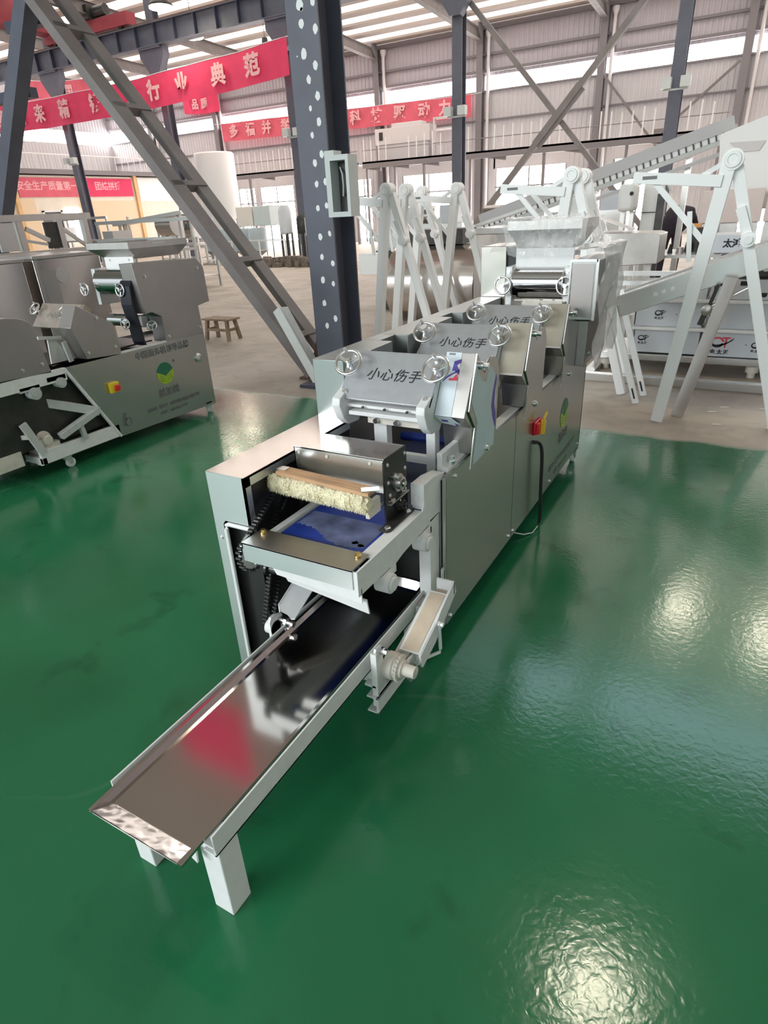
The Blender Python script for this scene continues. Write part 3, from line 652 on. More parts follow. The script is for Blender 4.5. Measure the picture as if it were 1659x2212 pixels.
def leaf_logo(par, x, y, z, R=.085):
    MB().cyl((x, y, z), (x+.0008, y, z), R, n=40).build('logo_disc', M['green1'], par)
    lf = MB()
    for s in (-1, 1):
        pts = [(0, -R*.98)]+[(s*R*.985*math.sin(a), -R*.985*math.cos(a)) for a in [i*PI*.58/12 for i in range(1, 13)]]+[(s*R*.5, R*.02), (0, -R*.25)]
        lf.prism('x', [(y+a, z+b) for a, b in pts], x+.0008, x+.0016)
    lf.build('logo_leaf', M['green2'], par)
    sh = MB()
    for k in range(3): 
        for s in (-1, 1): sh.prism('x', [(y+s*.004, z-R*(.35+.2*k)), (y+s*.004, z-R*(.38+.2*k)), (y+s*R*.72, z-R*(.12+.2*k)), (y+s*R*.72, z-R*(.06+.2*k))], x+.0016, x+.002)
    sh.prism('x', [(y-R*.28, z+R*.92), (y+R*.28, z+R*.92), (y, z-R*.1)], x+.0016, x+.002)
    sh.build('logo_line', M['green1'], par)
leaf_logo(mm, XR+.0005, 3.42, .47); side_print(mm, XR+.001, 3.43)
caster(mm, XR-.03, 3.86); caster(mm, XL+.05, 3.86); caster(mm, XL+.05, 1.34, top=.06, r=.02)

# ------------------------------------------------------------------ discharge tray on its own white frame
ty = thing('discharge_tray', 'long shallow polished steel tray on a white frame with stubby square legs, foreground', 'tray', (-.99, 1.1, 0))
x0, x1, y0, y1, zt = -1.155, -.846, .495, 1.72, .300
tb = MB()
# pan: floor, rolled side rims, sloping front lip
rows = [(y0+.002, zt-.001), (y0+.05, zt-.016), (.9, zt-.0165), (1.3, zt-.0165), (y1-.03, zt-.0165), (y1-.012, zt+.012), (y1, zt+.012), (y1+.002, zt+.002)]
cols = lambda zf, rim: [(x0, rim-.008), (x0, rim), (x0+.010, rim), (x0+.016, zf), (x0+.10, zf), (x0+.2, zf), (x1-.016, zf), (x1-.010, rim), (x1, rim), (x1, rim-.008)]
vs = []
for i, (y, z) in enumerate(rows):
    rim = zt+.002 if i < 5 else max(z, zt+.002)
    vs += [(x, y, q) for x, q in cols(z if i < 7 else z, rim if i else zt)]
nc = 10
tb.add(vs, [(r*nc+c, r*nc+c+1, (r+1)*nc+c+1, (r+1)*nc+c) for r in range(len(rows)-1) for c in range(nc-1)])
pan = tb.build('pan', M['steel_mirror'], ty, smooth=False)
sd = pan.modifiers.new('solid', 'SOLIDIFY'); sd.thickness = .003
mb = MB(); nx, ny = 16, 4; rng = random.Random(5)
g_ = [V((x0+.012+(x1-x0-.024)*i/nx, y0+.003+.045*j/ny, zt-.0165+.0155*(1-j/ny)+.0015+rng.uniform(-.0012, .0012))) for j in range(ny+1) for i in range(nx+1)]
mb.add(g_, [(j*(nx+1)+i, j*(nx+1)+i+1, (j+1)*(nx+1)+i+1, (j+1)*(nx+1)+i) for j in range(ny) for i in range(nx)])
mb.build('front_lip', M['lip'], pan)
fr = MB()
for a, s in ((-.83, -1), (-1.17, 1)):
    fr.box(min(a, a+s*.005), max(a, a+s*.005), .575, 1.78, .238, .306)
    fr.box(min(a, a+s*.04), max(a, a+s*.04), .575, 1.78, .238, .243)
fr.box(-1.17, -.83, .60, .64, .238, .243).box(-1.17, -.83, 1.6, 1.64, .238, .243)
fr.build('frame', M['white'], ty)
for a in (-.895, -1.17):
    MB().box(a, a+.062, .583, .648, 0, .245).build('leg', M['white'], ty, bevel=.003)
MB().prism('y', [(-.93, .24), (-.88, .24), (-.885, .20), (-.90, .21)], .56, .565).build('gusset', M['white'], ty)
for a in (-.89, -1.17): MB().box(a, a+.06, 1.62, 1.68, 0, .24).build('rear_leg', M['white'], ty)
# ------------------------------------------------------------------ the hall
YW, XLW = 33.0, -39.0
def roof_z(y): return 9.0+(33-y)*.036
def corrugated(x0, x1, z0, z1, y, pitch=.22, d=.022, ax='x'):
    """trapezoid-profiled sheet; ax = the direction the wall runs"""
    mb = MB(); xs = []; a = x0
    while a < x1:
        xs += [(a, 0), (a+pitch*.45, 0), (a+pitch*.55, d), (a+pitch*.9, d)]; a += pitch
    n = len(xs)
    P = (lambda a, o, z: (a, y+o, z)) if ax == 'x' else (lambda a, o, z: (y-o, a, z))
    mb.add([P(a, o, z0) for a, o in xs]+[P(a, o, z1) for a, o in xs], [(i, i+1, n+i+1, n+i) for i in range(n-1)])
    return mb
struct(corrugated(-39, 15, 4.0, 6.42, YW).build('wall_back', M['wall_low'], loc=(0, YW, 0), smooth=False))
struct(corrugated(-39, 15, 7.0, 9.3, YW).build('wall_back.001', M['wall'], loc=(0, YW, 0), smooth=False))
# lower back wall stands between the openings that are filled with daylight
opens = [(-28.6, -27.2), (-26.9, -24.3), (-20.0, -19.0), (-17.1, -14.0), (-12.0, -8.4), (-6.3, -3.9), (-1.6, 1.4)]
lw = MB(); a = -39.0
for b0, b1 in opens+[(15, 15)]:
    m_ = corrugated(a, b0, 0, 4.0, YW); lw.add(m_.v, m_.f); a = b1
struct(lw.build('wall_back.002', M['wall_low'], loc=(0, YW, 0), smooth=False))
lw = MB()
for b0, b1 in opens: lw.box(b0, b1, YW, YW+.05, 3.15, 4.0)
struct(lw.build('wall_back.003', M['wall_low'], loc=(0, YW, 0), smooth=False))
for i, (b0, b1) in enumerate(opens):
    w = box(b0, b1, YW+.1, YW+.15, .2, 3.15).build('window_%d' % (i+1), M['window'], smooth=False); struct(w)
    f = MB().box(b0, b0+.06, YW+.02, YW+.1, 0, 3.15).box(b1-.06, b1, YW+.02, YW+.1, 0, 3.15).box((b0+b1)/2-.03, (b0+b1)/2+.03, YW+.02, YW+.1, 0, 3.15).box(b0, b1, YW+.02, YW+.1, 2.3, 2.36)
    f.build('window_frame', M['girt'], w)
# window strip, one pane per half bay
WC = [-39, -34.9, -29.35, -23.8, -18.25, -12.7, -7.15, -1.6, 3.95, 9.5, 15]
k = 7
for a, b in zip(WC, WC[1:]):
    w = box(a+.22, b-.22, YW+.03, YW+.06, 6.42, 7.0).build('window_%d' % k, M['window'], smooth=False); struct(w); k += 1
    f = MB()
    for q in range(1, 4): x = a+.22+(b-a-.44)*q/4; f.box(x-.015, x+.015, YW, YW+.03, 6.42, 7.0)
    f.build('window_frame', M['pipe'], w)
struct(corrugated(-14, YW, 0, 6.3, XLW, ax='y').build('wall_left', M['wall_low'], loc=(XLW, 0, 0), smooth=False))
struct(corrugated(-14, YW, 7.0, 10.8, XLW, ax='y').build('wall_left.001', M['wall'], loc=(XLW, 0, 0), smooth=False))
for j in range(7):
    w = box(XLW-.06, XLW-.03, 3.2+j*4.3, 7.1+j*4.3, 6.3, 7.0).build('window_%d' % k, M['window'], smooth=False); struct(w); k += 1
struct(corrugated(-14, YW, 0, 10.8, 15.0, ax='y').build('wall_right', M['wall'], loc=(15, 0, 0), smooth=False))
# girts and the eave beam on the back wall
for i, (z, h, d) in enumerate(((8.75, .18, .2), (7.78, .10, .12), (7.12, .12, .14), (5.2, .07, .1), (6.36, .07, .1))):
    struct(box(-39, 15, YW-d, YW, z, z+h).build('trim_%d' % (i+1), M['girt'], smooth=False))
# wall columns with white downpipes
wc = thing('wall_column', '', 'column', (WC[4], YW, 0))
MB().box(WC[4]-.15, WC[4]+.15, YW-.36, YW-.34, 0, 8.9).box(WC[4]-.15, WC[4]+.15, YW-.02, YW, 0, 8.9).box(WC[4]-.01, WC[4]+.01, YW-.34, YW-.02, 0, 8.9).build('shaft', M['girt'], wc)
MB().prism('x', [(YW-.36, 8.2), (YW-.36, 8.9), (YW-.9, 8.95), (YW-.9, 8.8)], WC[4]-.12, WC[4]+.12).build('haunch', M['girt'], wc)
dp_ = thing('downpipe', '', 'downpipe', (WC[4]+.38, YW-.1, 0))
MB().cyl((WC[4]+.38, YW-.2, 0), (WC[4]+.38, YW-.2, 8.4), .075, n=14).build('pipe', M['pipe'], dp_)
MB().lathe((WC[4]+.38, YW-.2, 8.4), (0, 0, 1), [(.075, 0), (.15, .18), (.15, .3)], 14).build('rainwater_head', M['pipe'], dp_)
pos_lab = ['near the left corner of the hall', 'behind the silo', 'beside the start of the second red banner', 'behind the near navy pillar', 'left of the white duct unit', 'right of the second red banner', 'behind the crossing braces', 'behind the far right navy column']
wc_x = WC[1:9]
for x, s in zip(wc_x, pos_lab):
    l1 = 'grey steel wall column with haunch on the back wall, ' + s
    l2 = 'white rainwater downpipe running down the back wall, ' + s
    if abs(x-WC[4]) < .01: wc['label'] = l1; dp_['label'] = l2; wc['group'] = 'back wall columns'; dp_['group'] = 'back wall downpipes'
    else:
        copy_thing(wc, (x, YW, 0), l1, 'back wall columns'); copy_thing(dp_, (x+.38, YW-.1, 0), l2, 'back wall downpipes')
# roof: sheets between purlins, translucent over the far bays
def strip(y0, y1, nm, m, dz=.0):
    z0, z1 = roof_z(y0)+dz, roof_z(y1)+dz
    return struct(MB().add([(-39, y0, z0), (15, y0, z0), (15, y1, z1), (-39, y1, z1), (-39, y0, z0+.05), (15, y0, z0+.05), (15, y1, z1+.05), (-39, y1, z1+.05)], [(0, 1, 2, 3), (7, 6, 5, 4), (0, 4, 5, 1), (1, 5, 6, 2), (2, 6, 7, 3), (3, 7, 4, 0)]).build(nm, m, loc=(0, 0, 0), smooth=False))
strip(-14, 13.65, 'ceiling', M['roofsheet']); strip(13.65, 33.2, 'ceiling.001', M['skyl_far'])
z_ = roof_z(13.5)-.03
for i, (a, b) in enumerate(((-3.6, -1.9), (-1.6, 6.6))):
    struct(MB().box(a, b, 11.6, 13.5, z_-.04, z_).build('window_%d' % k, M['skyl_near'], smooth=False)); k += 1
n_ = 6
for i in range(14):
    y = 13.7+i*1.42
    struct(MB().prism('x', [(y, roof_z(y)-.10), (y+.56, roof_z(y)-.10), (y+.56, roof_z(y)-.01), (y, roof_z(y)-.01)], -39, 15).build('trim_%d' % n_, M['purlin'], smooth=False)); n_ += 1
def ibeam(x, y0, y1, zt, h, w, t=.02):
    """rafter along y following the roof"""
    mb = MB()
    for a, b, u, v in ((-w/2, w/2, zt-t, zt), (-w/2, w/2, zt-h, zt-h+t), (-t/2, t/2, zt-h, zt)):
        s = roof_z(y0)-roof_z(y1)
        mb.add([(x+p, y, (u if q == 0 else v)+(s if y == y0 else 0)) for p in (a, b) for y in (y0, y1) for q in (0, 1)], [(0, 1, 3, 2), (4, 6, 7, 5), (0, 4, 5, 1), (2, 3, 7, 6), (0, 2, 6, 4), (1, 5, 7, 3)])
    return mb
for x in wc_x:
    struct(ibeam(x, 8.0, YW-.2, roof_z(YW)-.26, .42, .26).build('trim_%d' % n_, M['bracegrey'], smooth=False)); n_ += 1

# ------------------------------------------------------------------ navy steel columns of the far row, crane beam, overhead crane
YC = 20.8
CX = [-27.1, -21.0, -14.95, -8.74, -2.55]
def h_column(mb, x, y, z0, z1, w=.32, d=.34, t=.03):
    mb.box(x-w/2, x+w/2, y-d/2, y-d/2+t, z0, z1).box(x-w/2, x+w/2, y+d/2-t, y+d/2, z0, z1).box(x-t/2, x+t/2, y-d/2+t, y+d/2-t, z0, z1); return mb
ct = thing('steel_column', 'navy steel column carrying the crane beam, leftmost, in front of the ivory office', 'column', (CX[0], YC, 0), 'far row of navy columns')
h_column(MB(), CX[0], YC, 0, 9.2).build('shaft', M['navy'], ct)
MB().prism('y', [(CX[0]-.16, 6.5), (CX[0]-.62, 7.15), (CX[0]-.62, 7.42), (CX[0]+.62, 7.42), (CX[0]+.62, 7.15), (CX[0]+.16, 6.5)], YC-.36, YC-.06).box(CX[0]-.55, CX[0]+.55, YC-.45, YC-.1, 7.36, 7.42).build('corbel', M['navy'], ct)
MB().box(CX[0]-.30, CX[0]+.30, YC-.20, YC-.14, 4.02, 4.06).box(CX[0]-.34, CX[0]-.1, YC-.42, YC-.2, 4.06, 4.3).box(CX[0]+.12, CX[0]+.36, YC-.42, YC-.2, 4.06, 4.3).build('lamp_bracket', M['grey_plastic'], ct)
for x, s in zip(CX[1:], ('second from the left, beside the silo', 'mostly hidden behind the near dotted pillar', 'at the right end of the second red banner', 'rightmost, behind the inclined conveyor')):
    copy_thing(ct, (x, YC, 0), 'navy steel column carrying the crane beam, '+s, 'far row of navy columns')
cbm = thing('crane_beam', 'navy riveted crane runway beam with upright stiffeners across the upper left', 'beam', (-15, YC-.3, 7.42))
MB().box(-33, 3, YC-.47, YC-.13, 7.42, 7.46).box(-33, 3, YC-.47, YC-.13, 8.08, 8.12).box(-33, 3, YC-.31, YC-.29, 7.46, 8.08).build('girder', M['navy'], cbm)
for i in range(36): x = -32.6+i*1.0; MB().box(x-.015, x+.015, YC-.46, YC-.31, 7.46, 8.08).build('stiffener', M['navy_dark'], cbm)
MB().box(-33, 3, YC-.34, YC-.26, 8.12, 8.2).build('rail', M['rust'], cbm)
oc = thing('overhead_crane', 'dark red overhead crane bridge above the crane beam, top left corner', 'crane', (-25, 18, 8.3))
MB().box(-26.7, -26.0, 6.0, 20.6, 8.5, 9.35).build('bridge_girder', M['cranered'], oc)
MB().box(-26.7, -21.8, 20.3, 20.75, 8.22, 8.62).build('end_carriage', M['cranered'], oc)
for x in (-26.2, -22.3): MB().cyl((x, YC-.42, 8.32), (x, YC-.2, 8.32), .16, n=18).build('wheel', M['dark'], oc)
MB().box(-24.6, -23.6, 20.1, 20.7, 8.62, 9.05).cyl((-23.6, 20.4, 8.85), (-22.9, 20.4, 8.85), .18).build('drive_motor', M['dark'], oc)
# dark bracing between the two right-hand far columns
def brace(p0, p1, w, h, nm, lab, m='bracegrey'):
    o = thing(nm, lab, 'brace', V(p0)); MB().bar(p0, p1, w, h).build('angle_bar', M[m], o)
    MB().box(p0[0]-.2, p0[0]+.2, p0[1]-.02, p0[1]+.02, p0[2]-.2, p0[2]+.2).build('gusset_plate', M[m], o); return o
a0, a1 = ony(1012, 0, YC+.1), ony(1275, 345, YC+.1); d_ = a1-a0
brace(a1+d_*.45, a0-d_*.28, .14, .14, 'diagonal_brace', 'grey diagonal brace falling to the right between the two right-hand navy columns')
a0, a1 = ony(1392, 0, YC-.1), ony(1104, 382, YC-.1); d_ = a1-a0
dbx = brace(a1+d_*.38, a0-d_*.2, .16, .16, 'diagonal_brace', 'grey diagonal brace rising to the right between the two right-hand navy columns')
cc = (ony(1205, 252, YC-.1)); MB().bar(cc-d_.normalized()*.9, cc+d_.normalized()*.9, .3, .06, (0, 1, 0)).build('splice_plate', M['bracegrey'], dbx)
for p, q, s in (((1303, 160), (1420, 320), 'falling to the right'), ((1600, 130), (1450, 265), 'rising to the right')):
    a0, a1 = ony(*p, YW-.3), ony(*q, YW-.3); d_ = a1-a0
    brace(a1+d_*.2, a0, .09, .09, 'wall_brace', 'thin grey brace on the back wall behind the crossing braces, '+s)

# ------------------------------------------------------------------ near navy pillar with paint dots, its lattice braces
PX, PY = -3.435, 5.17
np_ = thing('steel_pillar', 'large navy H-beam pillar speckled with white paint dots, behind the noodle machine', 'pillar', (PX, PY, 0))
h_column(MB(), PX, PY, 0, 9.9, w=.30, d=.36, t=.018).build('shaft', M['navy'], np_)
dots = [(647, 10, 1.5), (675, 2, 1), (650.6, 51, 1.1), (680.8, 62, 1.1), (651, 20, .6), (656, 116, 1.3), (642, 122, .3), (681, 141, 1.1), (667, 172, 1), (686, 207, 1.1), (670.5, 234, .7), (689, 263, 1.05), (674.4, 292, .8), (694.6, 333, 1), (680, 352, 1), (703, 392, .9), (684, 398, .9), (705.5, 444, .85), (686.5, 450, .9), (712, 504.6, .8), (692, 511.5, 1), (695.4, 555, .9), (719, 569, .9), (697.5, 605, 1.1), (720, 613, .8), (700.8, 655, 1), (725, 688, 1), (706.8, 703.5, .95)]
rng = random.Random(2); dm = MB(); yf = PY-.18-.0012
for x, y, s in dots:
    p = ony(x, y, yf); r = .022*s; n = 14; e = 1.35 if s > .6 else 1.0
    dm.add([(p.x, yf, p.z)]+[(p.x+r*math.cos(2*PI*i/n)*rng.uniform(.85, 1.1), yf, p.z+r*e*math.sin(2*PI*i/n)*rng.uniform(.85, 1.15)) for i in range(n)], [(0, 1+i, 1+(i+1) % n) for i in range(n)])
dm.build('paint_dots', M['dot'], np_, smooth=False)
MB().box(PX-.3, PX+.3, PY-.33, PY+.33, 0, .03).build('base_plate', M['navy_dark'], np_)
def lattice(lab, p0, p1, m, n, dy=.36, w=.16, up=(0, 1, 0)):
    p0, p1 = V(p0), V(p1); o = thing('lattice_brace', lab, 'brace', p0)
    MB().bar(p0, p1, .10, w*1.2, up).build('chord', M[m], o)
    e = V((0, dy, 0)); MB().bar(p0+e, p1+e, .07, w, up).build('chord', M[m], o)
    d = (p1-p0)
    for i in range(n):
        q = p0+d*((i+.45)/n); MB().bar(q-V((0, .06, 0)), q+e+V((0, .06, 0)), .10, .06, d.normalized()).build('batten', M[m], o)
    return o
b0, b1 = ony(664, 785, 5.2), ony(100, 30, 5.2); d_ = b1-b0
lattice('grey twin-bar lattice brace leaning up left from the foot of the dotted pillar', b0-d_*.03, b1+d_*.75, 'bracegrey', 8)
b0, b1 = ony(14, 400, 5.2), ony(58, 0, 5.2); d_ = b1-b0
nb_ = thing('tube_brace', 'wide dark navy tube brace leaning right at the left edge of the view', 'brace', b0-d_*1.25)
MB().bar(b0-d_*1.25, b1+d_*.9, .17, .16, (0, 1, 0)).build('tube', M['navy'], nb_)
for z_b, w_ in ((2.95, .9), (3.55, .6)): q_ = b0+d_*((z_b-b0.z)/d_.z); MB().box(q_.x-w_, q_.x, 5.35, 5.45, z_b-.05, z_b+.05).build('cross_tie', M['navy_dark'], nb_)
ft = MB().box(-3.95, -3.72, 5.13, 5.62, 0, .02).plate([(-3.93, 5.3, .02), (-3.62, 5.3, .02), (-3.62, 5.3, .38), (-3.80, 5.3, .42)], (0, 1, 0), .02)
tag(ft.build('gusset_foot', M['rust']), 'rusty gusset plate at the foot of the grey lattice brace', 'gusset plate')
# electrical box on the pillar
eb = thing('electrical_box', 'open grey electrical box fixed on the right side of the dotted pillar', 'electrical box', (-3.17, 4.98, 1.52))
MB().box(-3.285, -3.235, 4.93, 5.08, 1.52, 2.02).box(-3.085, -3.055, 4.93, 5.08, 1.52, 1.985).box(-3.235, -3.085, 4.93, 5.08, 1.52, 1.56).box(-3.235, -3.085, 4.93, 5.08, 1.945, 1.985).box(-3.235, -3.19, 4.93, 5.05, 1.985, 2.02).box(-3.235, -3.085, 5.07, 5.08, 1.56, 1.945).build('casing', M['grey_plastic'], eb)
MB().box(-3.235, -3.085, 5.055, 5.069, 1.56, 1.945).build('back_plate', M['dark'], eb)
MB().tube([(-3.20, 5.03, 1.90), (-3.175, 5.02, 1.85), (-3.17, 5.02, 1.76), (-3.185, 5.03, 1.68)], .006).build('cable', M['grey_plastic'], eb)

# ------------------------------------------------------------------ banners
def banner(lab, p, q, h, body, tsize, m, sag=.25, seg=24, y_off=0, tail=.0, space=1.5, bold=.02, u0=.5):
    """cloth from p to q (top corners), h tall"""
    p, q = V(p), V(q); o = thing('red_banner', lab, 'banner', (p+q)/2)
    mb = MB(); rng = random.Random(len(lab)); vs = []
    def pt(u, v):
        return p+(q-p)*u+V((0, .05*math.sin(u*23)+.03*math.sin(u*51+v*2), -sag*4*u*(1-u)-v*h))
    for j in range(5):
        vs += [pt(i/seg, j/4) for i in range(seg+1)]
    mb.add(vs, [(j*(seg+1)+i, j*(seg+1)+i+1, (j+1)*(seg+1)+i+1, (j+1)*(seg+1)+i) for j in range(4) for i in range(seg)])
    c = mb.build('cloth', m, o)
    MB().tube([p+V((-.5, 0, .02)), p, ]+[pt(i/seg, 0) for i in range(1, seg)]+[q, q+V((.5, 0, .02))], .012, 6).build('rope', M['white'], o)
    if body:
        for ch, u in body:
            a = pt(u, .52); e = (pt(u+.01, .5)-pt(u-.01, .5)); text('lettering', ch, tsize, M['letter'], o, a+V((0, -.09, 0)), (e.x, 0, e.z), (0, 0, 1), bold=bold, loc=None)
    return o
bx = lambda x: (x-(-34.5))/(-14.35-(-34.5))
yB = 19.9
chars = [(ony(x, y, yB).x, c) for x, y, c in ((-25, 268, '福'), (12, 262, '多'), (45, 250, '益'), (85, 238, '来'), (142, 226, '精'), (207, 212, '铸'), (283, 203, '造'), (337, 195, '行'), (396, 178, '业'), (472, 160, '典'), (546, 136, '范'))]
banner('long red banner with pale lettering hung across the upper left, before the far columns', (-34.5, yB, 6.66), (-14.35, yB, 6.72), 1.02, [(c, bx(x)) for x, c in chars], .66, M['banner'], sag=.28, seg=40, bold=.03)
yB2 = 32.5
q0, q1 = ony(477, 268, yB2), ony(1018, 204, yB2)
bx2 = lambda x: (x-q0.x)/(q1.x-q0.x)
chars = [(ony(x, y, yB2).x, c) for x, y, c in ((507, 290, '多'), (543, 286, '福'), (580, 284, '并'), (620, 282, '举'), (670, 272, '创'), (715, 268, '新'), (769, 263, '科'), (816, 258, '技'), (865, 249, '驱'), (917, 243, '动'), (962, 236, '力'))]
banner('second red banner with pale lettering stretched below the window strip of the back wall', q0, q1, .90, [(c, bx2(x)) for x, c in chars], .66, M['banner_pink'], sag=.0, seg=40, bold=.025)
p0, p1 = ony(35, 172, 24.5), ony(215, 165, 24.5)
banner('faded red banner tail hanging behind the long red banner, upper left', p0, p1, .95, [('中', .48), ('国', .62)], .6, M['banner_pink'], sag=.12, seg=16)
p0, p1 = ony(392, 206, 32.5), ony(470, 198, 32.5)
banner('short red banner end showing under the long red banner near the dotted pillar', p0, p1, .95, [('品', .35), ('质', .6)], .55, M['banner'], sag=.05, seg=10)
banner('red banner hung high between the near pillars, seen only mirrored in the steel tray', (-7.9, 5.4, 8.3), (-6.1, 5.4, 8.3), 1.8, None, 0, M['banner'], sag=.1, seg=20)

# ------------------------------------------------------------------ high-bay lamps
lp = thing('high_bay_lamp', 'round high-bay lamp under the roof over the aisle, mirrored in the green floor', 'lamp', (-.12, 5.05, 8.0), 'high-bay lamps')
MB().cyl((-.12, 5.05, 7.95), (-.12, 5.05, 7.968), .38, n=32).build('lens', M['lamp'], lp)
MB().lathe((-.12, 5.05, 8.02), (0, 0, 1), [(.40, -.03), (.40, .02), (.30, .14), (.14, .22), (.12, .40)], 28).build('housing', M['dark'], lp)
MB().cyl((-.12, 5.05, 8.4), (-.12, 5.05, 9.95), .012, n=6).build('cord', M['dark'], lp)
for (x, y), s in zip(((-.08, 14.83), (-20.6, 22.4), (-18.7, 19.0), (-10.5, 14.8), (-19.9, 26.0), (8, 9.9), (1.95, 14.4)), ('farther along the right aisle', 'far left bay', 'beside the crane beam, upper left', 'middle bay', 'left bay by the back wall', 'far right of the hall', 'just right of the aisle')):
    copy_thing(lp, (x, y, 8.0), 'round high-bay lamp under the roof, '+s, 'high-bay lamps')

# ------------------------------------------------------------------ mezzanine along the back wall
for i, (a, b) in enumerate(((-29.3, -18.4), (-18.1, -12.9), (-12.5, -1.7))):
    s = ('left part, behind the dotted pillar', 'middle part, under the white duct unit', 'right part, behind the crossing braces')[i]
    mz = thing('mezzanine_deck', 'steel mezzanine deck along the back wall, '+s, 'mezzanine', ((a+b)/2, 31.8, 0), 'mezzanine decks')
    MB().box(a, b, 30.6, 32.05, 3.72, 3.80).box(a, b, 30.6, 30.7, 3.5, 3.80).build('deck', M['girt'], mz)
    for q in range(4):
        x = a+.2+(b-a-.4)*q/3; MB().box(x-.06, x+.06, 30.65, 30.77, 0, 3.5).build('post', M['girt'], mz)
    for q in range(3):
        x = a+.2+(b-a-.4)*(q+.5)/3; MB().prism('y', [(x-.9, 3.5), (x, 3.5), (x, 3.35)], 30.66, 30.74).build('bracket', M['girt'], mz)
    gr_ = thing('guard_rail', 'row of white upright railing posts on the mezzanine, '+s, 'railing', ((a+b)/2, 30.65, 3.8), 'mezzanine railings')
    n = int((b-a)/.42); rng = random.Random(i)
    for q in range(n):
        x = a+.1+q*.42; 
        if rng.random() < .12: continue
        MB().cyl((x, 30.65, 3.8), (x, 30.65, 4.72+rng.uniform(-.04, .10)), .03, n=8).build('upright', M['white'], gr_)
    MB().cyl((a, 30.65, 4.3), (b, 30.65, 4.3), .018, n=8).build('rail', M['girt'], gr_)
q0 = ony(815, 318, 31.4); q1 = ony(932, 306, 31.4)
du = thing('duct_unit', 'long white box-shaped air duct unit on the mezzanine below the second red banner', 'air duct', ((q0.x+q1.x)/2, 31.4, 3.8))
MB().box(q0.x, q1.x, 31.2, 32.0, 4.5, 5.2).box(q0.x+.9, q1.x-.5, 31.3, 31.95, 5.2, 5.38).build('casing', M['duct'], du, bevel=.02)
MB().box(q0.x+.1, q1.x-.1, 31.25, 31.95, 3.8, 4.5).build('plinth', M['wall_low'], du)
MB().box(q0.x+.25, q0.x+.45, 31.17, 31.2, 4.7, 5.05).build('vent', M['dark'], du)
q2 = ony(960, 300, 31.4)
rk = thing('steel_rack', 'open steel rack beside the white duct unit on the mezzanine', 'rack', (q2.x, 31.4, 3.8))
for dx in (-.5, .5): MB().box(q2.x+dx-.04, q2.x+dx+.04, 31.3, 31.38, 3.8, 5.4).build('post', M['duct'], rk)
for z in (4.3, 4.9, 5.36): MB().box(q2.x-.54, q2.x+.54, 31.28, 31.7, z, z+.06).build('shelf', M['duct'], rk)
# ------------------------------------------------------------------ second noodle machine, left
m2 = thing('noodle_machine', 'second noodle machine with a green leaf logo on its side, left edge', 'noodle machine', (-4.32, 3.1, 0))
X2, X2L = -4.0, -4.64
sp2 = MB().prism('x', [(2.59, .685), (3.932, .685), (3.932, .07), (2.893, .09)], X2-.012, X2).build('side_panel', M['steel_olive'] if 'steel_olive' in M else M['steel_side'], m2)
MB().box(X2L, X2-.012, 3.92, 3.932, .07, .685).box(X2L, X2L+.01, 2.6, 3.93, .07, .685).build('rear_panel', M['steel_side'], m2)
MB().box(X2L+.02, X2-.02, 2.95, 3.9, .1, .66).build('body_frame', M['black'], m2)
f2 = MB().box(X2-.03, X2, 1.9, 2.59, .605, .688).box(X2-.03, X2, 2.247, 2.90, .092, .188).box(X2L, X2L+.03, 1.9, 2.9, .605, .688).box(X2L, X2L+.03, 2.247, 2.9, .092, .188)
f2.bar((X2-.008, 2.585, .685), (X2-.008, 2.90, .09), .02, .022, (1, 0, 0)).box(X2L, X2, 2.247, 2.28, .092, .14).box(X2-.06, X2, 2.235, 2.9, .092, .098)
f2.build('frame', M['white'], m2, bevel=.002)
MB().box(X2-.016, X2-.004, 3.06, 3.93, .685, .70).build('top_edge', M['white'], m2)
MB().prism('x', [(3.33, 1.288), (3.984, 1.277), (4.051, 1.207), (4.06, .93), (3.923, .911), (3.932, .685), (3.515, .69), (3.515, .885), (3.43, .93), (3.37, .925), (3.36, .98)], X2-.14, X2).build('rear_guard', M['steel_guard'], m2, bevel=.002)
for y, z in ((3.43, 1.19), (3.98, 1.20), (3.90, .74), (3.55, .725)): bolt(m2, (X2, y, z), (1, 0, 0), .009, .01)
MB().prism('x', [(2.793, 1.068), (2.926, .987), (3.054, .912), (3.072, .70), (3.06, .684), (2.78, .705), (2.71, .93)], X2-.13, X2).build('roller_guard', M['steel_guard'], m2, bevel=.002)
for y, z in ((2.93, .965), (3.03, .745), (2.80, .745)): bolt(m2, (X2, y, z), (1, 0, 0), .009, .01)
gp2 = [(2.49, .677), (2.2, .695), (1.9, .70), (1.85, .9), (1.88, 1.0), (1.95, 1.055)]+[(2.25+.2*math.sin(a), .985+.078*math.cos(a)) for a in [i*.28 for i in range(6)]]
MB().prism('x', gp2, X2-.13, X2).build('roller_guard', M['steel_guard'], m2, bevel=.002)
for y, z in ((2.44, .745), (2.30, .735)): bolt(m2, (X2, y, z), (1, 0, 0), .009, .01)
